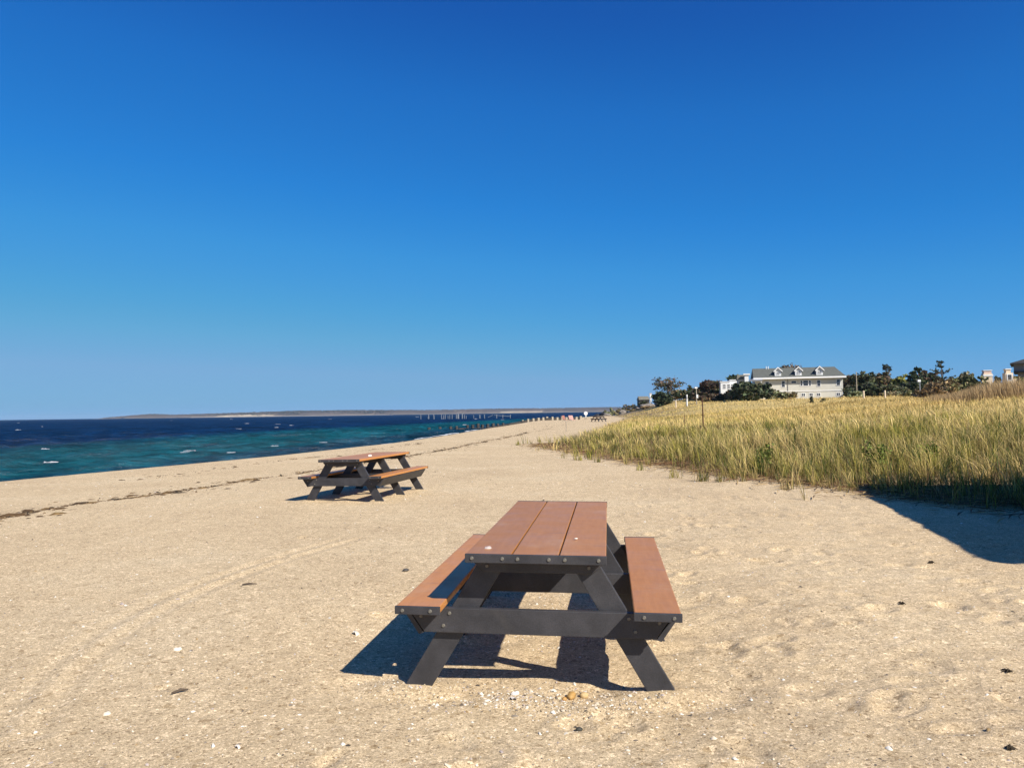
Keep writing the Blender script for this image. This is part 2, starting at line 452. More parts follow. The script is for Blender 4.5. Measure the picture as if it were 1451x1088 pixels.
# footprints and scuffs
NF = 1250
fx = rng.uniform(-3.5, 9, NF); fy = 2.7 + 15 * rng.random(NF) ** 1.3
keep = rng.random(NF) < np.where(fx + .25 * (6 - fy) > .3, 1.0, .05)
for x0, y0, k in zip(fx, fy, keep):
    if not k or (abs(x0 - .3) < 1.0 and 3.9 < y0 < 7.0): continue
    a = rng.uniform(0, PI); L_ = rng.uniform(.05, .14); W_ = L_ * rng.uniform(.45, .75); dp = L_ * rng.uniform(.05, .18)
    i0, i1 = np.searchsorted(gx, [x0 - .5, x0 + .5]); j0, j1 = np.searchsorted(gy, [y0 - .5, y0 + .5])
    if i1 - i0 < 4 or j1 - j0 < 4: continue
    X_, Y_ = GX[j0:j1, i0:i1] - x0, GY[j0:j1, i0:i1] - y0
    u = (X_ * math.cos(a) + Y_ * math.sin(a)) / L_; v = (-X_ * math.sin(a) + Y_ * math.cos(a)) / W_
    r2 = u * u + v * v
    GZ[j0:j1, i0:i1] += dp * (-np.exp(-r2 * r2 * .8) + .55 * np.exp(-((np.sqrt(r2) - 1.45) / .38) ** 2))
# faint wheel tracks on the left
for off in (0, .22):
    tt = np.linspace(0, 1, 60)
    px_ = -1.9 - 1.25 * np.sin(tt * 2.2) - off + .6 * tt; py_ = 9.3 - 5.6 * tt
    m_ = (GX > -5) & (GX < -.8) & (GY > 3) & (GY < 10)
    dd = np.full(m_.sum(), 9.0)
    for a_, b_ in zip(px_, py_): dd = np.minimum(dd, np.hypot(GX[m_] - a_, GY[m_] - b_))
    GZ[m_] += -.009 * np.exp(-(dd / .06) ** 2) + .004 * np.exp(-((dd - .12) / .05) ** 2)
# wind drifts banked against the table feet
for X0, Y0, yw in ((.103, 4.102, .1256), (-3.003, 13.092, .2241)):
    for fy_ in (.20, 1.21, 2.24):
        for fx_ in (-.69, .69):
            wx, wy = X0 + fx_ * math.cos(yw) + fy_ * math.sin(yw), Y0 - fx_ * math.sin(yw) + fy_ * math.cos(yw)
            q = ((GX - wx) / .20) ** 2 + ((GY - wy) / .11) ** 2
            GZ = GZ + .022 * np.exp(-q) - .016 * np.exp(-((np.sqrt(q) - 2.0) / .7) ** 2)
e_ = grass_e(GX, GY) + .5 * fbm(GX / 1.5, GY / 1.5, 51, 3)
veg = sstep(-.9, .9, e_) * .95
wet = (1 - sstep(.2, 2.2, shore_d(GX, GY) + .3 * fbm(GX / 3, GY / 3, 61, 2))) * .85
terrain = np_mesh("ground", np.stack([GX, GY, GZ], -1).reshape(-1, 3), grid_faces(len(gx), len(gy)), M['sand'], smooth=True,
                  attrs={'veg': veg, 'wet': wet, 'gold': sstep(5, 14, e_) * sstep(16, 60, GY + 14 * fbm(GX / 9, GY / 9, 88, 3)) * .92})
tag(terrain, "pale tan sand beach rising to a low dune", kind='structure')

def surf(x, y):
    """height of the finished sand at a point"""
    i = np.clip(np.searchsorted(gx, x) - 1, 0, len(gx) - 2); j = np.clip(np.searchsorted(gy, y) - 1, 0, len(gy) - 2)
    u = (x - gx[i]) / (gx[i + 1] - gx[i]); v = (y - gy[j]) / (gy[j + 1] - gy[j])
    return (GZ[j, i] * (1 - u) + GZ[j, i + 1] * u) * (1 - v) + (GZ[j + 1, i] * (1 - u) + GZ[j + 1, i + 1] * u) * v

# ------------------------------------------------------------------ sea
sx = axis(-62, -3, .33, -8000, 1500, 1.05)
sy = axis(16, 110, .33, -300, 9000, 1.035)
SX, SY = np.meshgrid(sx, sy)
off = -shore_d(SX, SY)
wz = np.zeros_like(SX)
r2 = random.Random(5)
for k in range(16):
    lam = r2.uniform(1.6, 7.0); a = r2.gauss(2.9, .5); kx, ky = math.cos(a) * 2 * PI / lam, math.sin(a) * 2 * PI / lam
    ph = r2.uniform(0, 6.28)
    th = kx * SX + ky * SY + ph + 1.3 * fbm(SX / 17, SY / 17, 70 + k, 2)
    wz += .012 * lam ** .8 * (1 - np.abs(np.sin(th / 2)) * 1.6)
fade = np.clip(off / 5, .12, 1) * (1 - sstep(110, 320, np.hypot(SX, SY)))
SZ = SEA + wz * fade * 1.1
sea = np_mesh("sea", np.stack([SX, SY, SZ], -1).reshape(-1, 3), grid_faces(len(sx), len(sy)), M['sea'], smooth=True,
              attrs={'off': np.clip(off / 100, 0, 1)})
tag(sea, "blue green choppy sea with small whitecaps", kind='structure')

# foam where the ripples run up the sand
fv, ff = [], []
ys_ = np.arange(20, 190, .5)
for row, (a_, b_) in enumerate(((.1, .85), (-1.7, -1.25))):
    base = len(fv)
    for i, y in enumerate(ys_):
        n1 = float(fbm(np.array([y / 2.7]), np.array([row * 9.0]), 81, 4)[0]); n2 = float(fbm(np.array([y / 5.1]), np.array([row * 5.0]), 91, 3)[0])
        x = float(np.interp(y, _yw, _xw)) + a_ + .45 * n1
        w = max(0.0, (b_ - a_) * (.25 + 1.25 * n2))
        zz = max(SEA + .04, gz(x, y) + .02)
        fv += [(x - w / 2, y, zz), (x, y, zz + min(.07, w * .18)), (x + w / 2, y, zz)]
        if i:
            q = base + i * 3
            ff += [(q - 3, q - 2, q + 1, q), (q - 2, q - 1, q + 2, q + 1)]
foam = np_mesh("shore_foam", np.array(fv), np.array(ff), M['foam'], smooth=True)
tag(foam, "white foam lapping along the waterline", kind='stuff')

# small breaking crests out on the water
def whitecaps():
    r = np.random.default_rng(64); V, F = [], []
    k = 0
    while k < 26:
        D = 42 * (900 / 42) ** r.random() if k > 3 else (58, 47, 75, 90)[k]
        x = D * (r.uniform(-.69, .16) if k > 3 else (-.428, -.61, -.25, -.36)[k]); o = -float(shore_d(x, D))
        if o < 9 and k > 3: continue
        k += 1
        L = r.uniform(.12, .55) * (1 + D / 300); w = r.uniform(.06, .2) * (1 + D / 300); hh = r.uniform(.02, .07) * (1 + D / 250); a = r.normal(.15, .2); ns = 9
        b = len(V)
        for i in range(ns):
            f = i / (ns - 1) * 2 - 1; q = (1 - f * f) ** .5 * r.uniform(.1, 1.2)
            px, py = x + f * L * math.cos(a), D + f * L * math.sin(a) + r.normal(0, .08)
            V += [(px, py - w * q, SEA + .03), (px, py, SEA + .05 + hh * q * r.uniform(.5, 1.2)), (px, py + w * q * 1.6, SEA + .03)]
            if i: c = b + 3 * i; F += [(c - 3, c - 2, c + 1, c), (c - 2, c - 1, c + 2, c + 1)]
    tag(np_mesh("whitecaps", np.array(V), np.array(F), M['foam'], smooth=True), "small whitecaps breaking out on the bay", kind='stuff')
whitecaps()

# ------------------------------------------------------------------ far shore
def far_shore():
    D = 4000.0
    px = np.linspace(128, 1120, 420)
    topoff = np.interp(px, [128, 140, 182, 210, 300, 360, 400, 480, 600, 700, 780, 830, 1120], [.6, 3, 6.2, 4.6, 6.0, 7.2, 8.2, 8.0, 6.3, 7.0, 6.6, 6.8, 7])
    X = np.array([survey(p, 585, D)[0] for p in px])
    H = topoff / FOC * D
    bluff = np.interp(px, [128, 250, 300, 315, 345, 365, 400, 500, 690, 715, 760, 800, 1120], [.12, .1, .18, .38, .42, .3, .1, .08, .12, .22, .22, .12, .1])
    rows = [(0, 0), (6, .05), (14, 1.0), (60, .55), (140, .8), (260, 1.0), (420, .85), (700, .3), (900, 0)]
    V, C = [], []
    sandc, bluffc = np.array((.30, .255, .20)), np.array((.33, .27, .20))
    for j, (dy, hh) in enumerate(rows):
        rough = fbm(X / 45, np.full_like(X, j * 3.7), 100 + j, 4); fine = vn(X / 9, np.full_like(X, j * 1.7), 140 + j)
        if j == 2: h = np.maximum(H * bluff, .6)
        else: h = H * hh * (1 + .10 * rough + .05 * fine * (j > 2))
        V.append(np.stack([X + 12 * fine, X * 0 + D + dy + 60 * (vn(X / 260, X * 0 + 3, 9) if j else 0) * (j > 0), SEA - (.5 if j == 0 else 0) + h * (j > 0)], 1))
        t = (fbm(X / 70, X * 0 + j, 180 + j, 4) * .5 + .5)[:, None]
        wood = (1 - t) * np.array((.060, .050, .045)) + t * np.array((.125, .092, .075))
        if j <= 1: c = np.repeat(sandc[None], len(X), 0)
        elif j == 2: c = np.where((bluff > .2)[:, None], bluffc, wood * 1.1 + .03)
        else: c = wood
        C.append(c)
    V = np.concatenate(V); C = np.concatenate(C)
    o = np_mesh("far_shore", V, grid_faces(len(X), len(rows)), attr_mat('far_wooded_shore', .95, .1, 0, .15, .02), C)
    tag(o, "low wooded far shore with sandy bluffs across the bay", kind='structure')
    # canopy standing on it: one mass of crowns
    n = 5200
    i = rng.integers(0, len(X), n); t = rng.random(n)
    x = X[i] + rng.uniform(-8, 8, n); y = D + 55 + 330 * t
    hb = np.interp(55 + 330 * t, [0, 60, 140, 260, 420], [.2, .5, .78, .95, .8]) * np.interp(x, X, H)
    r = rng.uniform(4, 9, n) * np.clip(np.interp(x, X, H) / 24, .25, 1)
    octa = np.array([(1, 0, 0), (0, 1, 0), (-1, 0, 0), (0, -1, 0), (0, 0, 1.0), (0, 0, -.5)])
    of = np.array([(0, 1, 4), (1, 2, 4), (2, 3, 4), (3, 0, 4), (1, 0, 5), (2, 1, 5), (3, 2, 5), (0, 3, 5)])
    V = (np.stack([x, y, SEA + hb], 1)[:, None, :] + octa[None] * r[:, None, None] * np.array((1, 1, .55))).reshape(-1, 3)
    F = (of[None] + 6 * np.arange(n)[:, None, None]).reshape(-1, 3)
    pal = np.array([(.045, .043, .042), (.075, .060, .052), (.038, .045, .034), (.10, .072, .055)])
    c = np.repeat(pal[rng.integers(0, 4, n)] * rng.uniform(.8, 1.2, (n, 1)), 6, 0)
    w = np_mesh("far_wood", V, F, M['leaf'], c)
    tag(w, "brown grey woods covering the far shore", kind='stuff')
    x_, z_ = XZ(643, 582.5, 3960)
    t = empty("distant_house", (x_, 4060, SEA + 10), 0, "tiny white house alone on the far shore", "house")
    MB().box(-5, 5, 0, 8, -8, 6).build("wall", M['white'], t)
    MB().prism_yz([(-1, 6), (9, 6), (4, 10)], -6, 6).build("roof", M['roof2'], t)
far_shore()

# ------------------------------------------------------------------ picnic tables
LT, WT, HT, HS, SI, SO = 2.44, .760, .746, .454, .526, .772
BOLT = MB()
_n = 10
BOLT.add([(.011 * math.cos(2 * PI * k / _n), 0, .011 * math.sin(2 * PI * k / _n)) for k in range(_n)]
         + [(.008 * math.cos(2 * PI * k / _n), -.006, .008 * math.sin(2 * PI * k / _n)) for k in range(_n)],
         [(k, (k + 1) % _n, (k + 1) % _n + _n, k + _n) for k in range(_n)] + [list(range(_n, 2 * _n))])
bolt_src = BOLT.build("bolt", M['bolt']); bolt_mesh = bolt_src.data; bpy.data.objects.remove(bolt_src)

def picnic_table(label, loc, rz, tilt, group):
    root = empty("picnic_table", loc, 0, label, "picnic table", group)
    root.rotation_euler = (tilt[1], tilt[0], rz)
    Y0 = -LT / 2
    def part(mb, name, mat, bev=.004): return mb.build(name, mat, root, bev)
    pw = (WT - .018) / 3
    for k in range(3):
        x0 = -WT / 2 + k * (pw + .009)
        part(MB().box(x0, x0 + pw, Y0 + .021, -Y0 - .021, HT - .038, HT), "tabletop_plank", M['plank'], .005)
    for s in (-1, 1):
        x0, x1 = (SI, SO) if s > 0 else (-SO, -SI)
        part(MB().box(x0, x1, Y0 + .021, -Y0 - .021, HS - .038, HS), "seat_plank", M['plank'], .006)
        for e in (-1, 1):
            ya, yb = (Y0, Y0 + .02) if e < 0 else (-Y0 - .02, -Y0)
            part(MB().box(x0 - .003, x1 + .003, ya, yb, HS - .043, HS + .001), "seat_end_cap", M['black'], .003)
    for e in (-1, 1):
        ya, yb = (Y0, Y0 + .02) if e < 0 else (-Y0 - .02, -Y0)
        part(MB().box(-WT / 2 - .003, WT / 2 + .003, ya, yb, HT - .046, HT + .001), "tabletop_end_cap", M['black'], .003)
    zb0, zb1 = .276, HS - .040
    for yb_, sgn in ((Y0 + .150, 1), (Y0 + 1.150, 1), (-Y0 - .150, -1)):
        b0, b1 = sorted((yb_, yb_ + sgn * .038))
        l0, l1 = sorted((yb_ + sgn * .040, yb_ + sgn * .078))
        part(MB().prism_xz([(-.645, zb0), (.645, zb0), (.742, zb1), (-.742, zb1)], b0, b1), "seat_beam", M['black'])
        part(MB().prism_xz([(-.300, .620), (.300, .620), (.362, .672), (.362, HT - .040), (-.362, HT - .040), (-.362, .672)], b0, b1), "top_beam", M['black'])
        for s in (-1, 1):
            def lx(z): return .411 + .604 * (.42 - z)
            zt, zf, hw = HT - .040, -.085, .079
            pts = [(lx(zf) - hw, zf), (lx(zf) + hw, zf), (lx(zt) + hw, zt), (lx(zt) - hw, zt)]
            if s < 0: pts = [(-x, z) for x, z in pts][::-1]
            part(MB().prism_xz(pts, l0, l1), "leg", M['black'])
    for s in (-1, 1):       # long stringers along the outer beam ends
        pts = [(.648, .272), (.676, .262), (.772, .402), (.748, .413)]
        if s < 0: pts = [(-x, z) for x, z in pts][::-1]
        part(MB().prism_xz(pts, Y0 + .152, -Y0 - .152), "seat_stringer", M['black'], .003)
    for e in (-1, 1):
        spots = [(x, 0, HT - .022) for x in (-.345, -.178, -.095, .075, .160, .340)]
        for s in (-1, 1):
            spots += [(s * (SI + .05), 0, HS - .022), (s * (SO - .04), 0, HS - .022)]
            spots += [(s * .285, .150, .655), (s * .665, .150, .365), (s * .50, .150, .385), (s * .535, .150, .315)]
        for x, y, z in spots:
            b = bpy.data.objects.new("bolt", bolt_mesh); COL.objects.link(b); b.parent = root
            if e < 0: b.location = (x, Y0 + y, z)
            else: b.location = (-x, -Y0 - y, z); b.rotation_euler = (0, 0, PI)
    return root

def children(o): return [c for c in bpy.data.objects if c.parent == o]
def copy_tree(o, parent=None, skip=()):
    c = o.copy(); COL.objects.link(c)
    if parent: c.parent = parent
    for ch in children(o):
        if ch.name.split('.')[0] not in skip: copy_tree(ch, c, skip)
    return c

YAW1, YAW2 = .1256, .2241
T1 = (.103 + LT / 2 * math.sin(YAW1), 4.102 + LT / 2 * math.cos(YAW1), .0)
T2 = (-3.003 + LT / 2 * math.sin(YAW2), 13.092 + LT / 2 * math.cos(YAW2), .0)
GT = "brown topped picnic tables on the beach"
table1 = picnic_table("largest picnic table in the foreground, reddish brown planks on black frame", T1, -YAW1, (.0099, .0017), GT)
table2 = copy_tree(table1)
table2.location = T2; table2.rotation_euler = (.0008, -.0122, -YAW2)
table2["label"] = "picnic table at middle distance, left of the near one, by the seaweed line"
table3 = copy_tree(table1, skip=("bolt",))
table3.location = (12.9, 113.5, gz(12.9, 113.5) + .03); table3.rotation_euler = (0, 0, .42)
table3["label"] = "tiny dark picnic table far off beyond the grass, near the white disc on a post"

def on_table(Tm, yaw, lx, ly, z):
    c, s = math.cos(yaw), math.sin(yaw)
    y = ly - LT / 2
    return Tm[0] + lx * c + y * s, Tm[1] - lx * s + y * c, z

# ------------------------------------------------------------------ shells and stones one can point at
def lump(seed, sx_, sy_, sz_, col, jag=.22, sub=2):
    bm = bmesh.new(); bmesh.ops.create_icosphere(bm, subdivisions=sub, radius=1)
    r = random.Random(seed); ph = [r.uniform(0, 6) for _ in range(9)]
    mb = MB(); vs = []
    for v in bm.verts:
        p = v.co; k = 1 + jag * (math.sin(2.1 * p.x + ph[0]) * math.sin(2.3 * p.y + ph[1]) + .6 * math.sin(4.3 * p.z + ph[2]) * math.sin(3.7 * p.x + ph[3]) + .3 * math.sin(8 * p.y + ph[4]))
        vs.append((p.x * sx_ * k, p.y * sy_ * k, p.z * sz_ * k))
    fs = [[v.index for v in f.verts] for f in bm.faces]; bm.free()
    return mb.add(vs, fs, col)

def shell_mb(R, col, col2):
    """ribbed half of a clam shell lying hollow side down"""
    mb = MB(); na, nr = 15, 5; vs, cs = [], []
    for i in range(nr + 1):
        t = i / nr
        for k in range(na):
            a = (k / (na - 1) - .5) * 2.5
            rr = R * t * (1 + .05 * math.cos(k * PI))* (.62 + .38 * math.cos(a * .55))
            z = R * .42 * math.sin(PI * min(1, .12 + .88 * t) * .5 + PI * .5 * t * .9) * (1 - .12 * abs(a)) + .012 * R * math.cos(k * PI)
            vs.append((rr * math.sin(a), R * .5 - rr * math.cos(a) * 1.1, max(z, 0) if t < 1 else -.004))
    fs = [(i * na + k, i * na + k + 1, (i + 1) * na + k + 1, (i + 1) * na + k) for i in range(nr) for k in range(na - 1)]
    mb.add(vs, fs, col)
    mb.c = [tuple(a * (1 - (.5 + .5 * math.sin(i // na * 2.2))) + b * (.5 + .5 * math.sin(i // na * 2.2)) for a, b in zip(col, col2)) for i in range(len(vs))]
    return mb

def put(mb, name, loc, rz, label, cat, mat, group=None, smooth=True, tilt=0):
    o = mb.build(name, mat, smooth=smooth); o.location = loc; o.rotation_euler = (tilt, 0, rz)
    return tag(o, label, cat, group)
WHT, CRM, GRY = (.72, .68, .60), (.55, .45, .33), (.28, .26, .24)
put(shell_mb(.026, (.50, .45, .42), (.36, .28, .26)), "shell", on_table(T1, YAW1, -.274, .179, HT + .003), .6, "small pinkish white shell on the near left corner of the near tabletop", "shell", M['stone'])
put(lump(3, .012, .008, .004, WHT), "white_fleck", on_table(T1, YAW1, .206, .51, HT + .005), .3, "small white fleck on the right plank of the near tabletop", "shell", M['stone'])  # tiny flat white lump lying on the plank
put(shell_mb(.055, WHT, (.70, .66, .6)), "shell", on_table(T2, YAW2, .124, 1.043, HT + .003), 1.2, "white shell lying on top of the farther picnic table", "shell", M['stone'])
def gput(mb, name, x, y, rz, label, cat, mat=None, group=None, lift=.004, tilt=0):
    return put(mb, name, (x, y, float(surf(x, y)) + lift), rz, label, cat, mat or M['stone'], group, True, tilt)
gput(shell_mb(.042, WHT, CRM), "shell", -1.126, 5.40, 2.0, "white shell on the sand left of the near table's shadow", "shell")
gput(lump(5, .036, .024, .020, (.40, .235, .075)), "stone", .300, 4.22, .9, "largest ochre yellow stone under the front of the near table", "stone", lift=.014)
gput(lump(6, .028, .020, .016, (.44, .31, .15)), "stone", .375, 4.255, .2, "paler tan yellow stone just right of the ochre one", "stone", lift=.010)
gput(lump(7, .016, .013, .011, (.40, .22, .07)), "stone", .262, 4.185, .4, "small orange stone touching the front of the ochre stone", "stone", lift=.006)
gput(shell_mb(.028, WHT, (.6, .55, .52)), "shell", -.005, 4.275, .3, "upright white shell in the shell patch before the near table", "shell", tilt=.5)
gput(shell_mb(.026, (.72, .66, .62), GRY), "shell", -.017, 4.185, 2.8, "greyish white shell at the front of the shell patch by the near table", "shell")
gput(lump(8, .030, .022, .016, (.06, .055, .05)), "stone", -1.049, 7.362, .3, "small dark stone on the sand left of the near bench", "stone", lift=.010)
gput(lump(9, .020, .013, .012, (.04, .038, .03)), "stone", .31, 3.80, .3, "black pebble on bare sand in front of the near table", "stone", lift=.006)
gput(shell_mb(.022, WHT, CRM), "shell", -2.091, 3.928, 1.1, "small white shell at lower left, beside the sand edge of the picture", "shell")
gput(shell_mb(.020, WHT, (.6, .5, .4)), "shell", -1.279, 3.526, 2.2, "white shell near the bottom of the picture, left of centre", "shell")
gput(shell_mb(.028, (.7, .62, .5), WHT), "shell", -2.196, 4.979, .5, "cream shell on open sand below the dark twig", "shell")
gput(MB().tube([(-.06, 0, 0), (0, .012, .006), (.07, 0, .002)], [.006, .008, .003], 6), "twig", -2.381, 6.845, .1, "short dark twig on the sand at left", "twig", M['bark'], lift=.008)
gput(MB().tube([(-.045, 0, 0), (0, .010, .008), (.04, .012, .002)], [.006, .009, .003], 6), "twig", -1.84, 4.21, .5, "dark curled twig on the sand at lower left", "twig", M['bark'], lift=.008)
for i, (x, y, s, lab) in enumerate(((2.797, 4.364, .03, "dark tuft of dried weed on the sand at far right"), (2.184, 3.418, .026, "dark tuft of dried weed in the lower right corner of the beach"),
                                (2.958, 5.858, .035, "flat scrap of dark weed on the sand below the house shadow"), (4.056, 7.421, .04, "low dark weed clump just before the big shadow's edge"))):
    mb = MB(); r = random.Random(40 + i)
    for k in range(16):
        a = r.uniform(0, 6.28); l_ = s * r.uniform(.5, 1.3)
        mb.tube([(0, 0, 0), (l_ * .5 * math.cos(a), l_ * .5 * math.sin(a), s * r.uniform(.1, .5)), (l_ * math.cos(a + .3), l_ * math.sin(a + .3), 0)], [.005, .004, .002], 4)
        mb.c[-12:] = [(.05, .038, .025)] * 12
    gput(mb, "seaweed_clump", x, y, 0, lab, "seaweed", M['weed'])

# ------------------------------------------------------------------ shell gravel (uncountable)
def gravel():
    N = 15000
    D = 3.2 * (26 / 3.2) ** (rng.random(N)); th = rng.uniform(-.72, .72, N)
    x, y = D * np.sin(th), D * np.cos(th)
    size = rng.gamma(1.7, .0022, N) + .0014
    # patch in front of the near table
    K = 1200
    px_ = rng.normal(.12, .48, K); py_ = 4.20 + np.abs(rng.normal(0, .13, K)) * np.sign(rng.normal(-.2, 1, K)) - .12 * px_
    x = np.concatenate([x, px_, rng.uniform(-.5, .6, 500)]); y = np.concatenate([y, py_, rng.uniform(5.0, 7.2, 500)])
    size = np.concatenate([size, rng.gamma(2.0, .0024, K) + .002, rng.gamma(2, .0025, 500) + .004])
    ok = (shore_d(x, y) > 3) & (grass_e(x, y) < -.2)
    x, y, size = x[ok], y[ok], size[ok]; n = len(x)
    size *= np.clip(np.hypot(x, y) / 9, 1, 1.8)
    octa = np.array([(1, 0, 0), (.5, .85, 0), (-.5, .8, 0), (-1, 0, 0), (-.5, -.85, 0), (.5, -.8, 0), (.1, .05, .75)])
    of = np.array([(0, 1, 6), (1, 2, 6), (2, 3, 6), (3, 4, 6), (4, 5, 6), (5, 0, 6)])
    a = rng.uniform(0, 6.28, n); ca, sa = np.cos(a), np.sin(a)
    P = np.repeat(octa[None], n, 0) * rng.uniform(.65, 1.25, (n, 7, 1)); P[:, :, 1] *= rng.uniform(.45, .95, (n, 1)); P[:, :, 2] *= rng.uniform(.4, 1.1, (n, 1))
    Q = np.stack([P[:, :, 0] * ca[:, None] - P[:, :, 1] * sa[:, None], P[:, :, 0] * sa[:, None] + P[:, :, 1] * ca[:, None], P[:, :, 2]], -1) * size[:, None, None]
    Q[:, :, 2] += Q[:, :, 0] * rng.normal(0, .35, (n, 1)) * .6
    Q += np.stack([x, y, surf(x, y) + .0008], 1)[:, None, :]
    pal = np.array([(.70, .65, .56), (.58, .49, .37), (.38, .30, .20), (.26, .215, .165), (.15, .12, .09), (.36, .24, .11), (.42, .35, .32), (.07, .058, .045)])
    ci = rng.choice(8, n, p=[.22, .22, .20, .13, .07, .05, .07, .04])
    c = np.repeat(pal[ci] * rng.uniform(.85, 1.1, (n, 1)), 7, 0)
    F = (of[None] + 7 * np.arange(n)[:, None, None]).reshape(-1, 3)
    tag(np_mesh("shell_gravel", Q.reshape(-1, 3), F, M['stone'], c), "scattered broken shells and pebbles on the sand", kind='stuff')
gravel()

# ------------------------------------------------------------------ wrack line
def wrack():
    V, F, C = [], [], []
    lines = [(np.array([-8.3, -7.72, -7.74, -7.3, -6.41, -5.9, -5.48, -4.6, -3.2, -1.2, 1.5]), np.array([10.6, 11.9, 13.3, 14.6, 17.4, 19.0, 20.5, 24, 30, 42, 60]), 8500, .10),
             (np.array([-9.6, -9.0, -8.5, -6.6, -4.5]), np.array([18.5, 20.5, 22.5, 30, 40]), 900, .2),
             (np.array([2.0, 4.5, 7.5]), np.array([60, 80, 100]), 700, .3)]
    for lx_, ly_, n, sp in lines:
        t = rng.random(n); yy = ly_[0] + (ly_[-1] - ly_[0]) * t ** 1.3
        dens = np.clip(fbm(yy / .8, yy * 0 + n, 201, 4) * 1.6 + .45, .22, 1)
        k = rng.random(n) < dens; yy = yy[k]; m = len(yy)
        xx = np.interp(yy, ly_, lx_) + .35 * fbm(yy / 2.2, yy * 0 + n + 3, 205, 3) + rng.normal(0, sp, m) * np.where(rng.random(m) < .35, 3.2, .6)
        s = rng.gamma(1.6, .010, m) + .008
        for x, y, q in zip(xx, yy, s):
            b = len(V); z = float(surf(x, y)); a = rng.normal(1.2, .6)
            l_ = q * rng.uniform(1, 3.2); w = q * .4
            c, sn = math.cos(a), math.sin(a); h = q * rng.uniform(.15, .6)
            for (u, v, zz) in ((-l_, -w * .3, 0), (0, -w, 0), (l_, 0, 0), (.1 * l_, w, 0), (-.3 * l_, 0, h), (.4 * l_, 0, h * .7)):
                V.append((x + u * c - v * sn, y + u * sn + v * c, z + zz - .003))
            F += [(b, b + 1, b + 4), (b + 1, b + 5, b + 4), (b + 1, b + 2, b + 5), (b + 2, b + 3, b + 5), (b + 3, b + 4, b + 5), (b + 3, b, b + 4)]
            col = np.array(((.055, .035, .02), (.10, .06, .03), (.17, .11, .05), (.03, .024, .018))[rng.integers(0, 4)])
            C += [col] * 6
    tag(np_mesh("seaweed_wrack_line", np.array(V), np.array(F), M['weed'], np.array(C)), "broken line of dark dried seaweed along the high tide mark", kind='stuff')
wrack()

# ------------------------------------------------------------------ dune grass (uncountable)
def blades(x, y, h, w, lean, az, tipc, basec, curl=1.0, z0=None):
    n = len(x); z = (ground(x, y) if z0 is None else z0) - .03
    ca, sa = np.cos(az), np.sin(az)
    fa = rng.uniform(0, PI, n); fx_, fy_ = np.cos(fa) * w / 2, np.sin(fa) * w / 2
    P = np.zeros((n, 5, 3)); C = np.zeros((n, 5, 3))
    for idx, t, sgn, ww in ((0, 0, -1, 1), (1, 0, 1, 1), (2, .55, -1, .8), (3, .55, 1, .8), (4, 1, 0, 0)):
        hor = lean * h * (t ** (1.0 + curl)); ver = h * t * np.sqrt(np.clip(1 - (.55 * lean * t) ** 2, .1, 1))
        P[:, idx, 0] = x + ca * hor + sgn * fx_ * ww; P[:, idx, 1] = y + sa * hor + sgn * fy_ * ww; P[:, idx, 2] = z + ver
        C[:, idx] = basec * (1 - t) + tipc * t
    b = 5 * np.arange(n)[:, None]
    return P.reshape(-1, 3), b + np.array([[0, 1, 3, 2]]), b + np.array([[2, 3, 4]]), C.reshape(-1, 3)

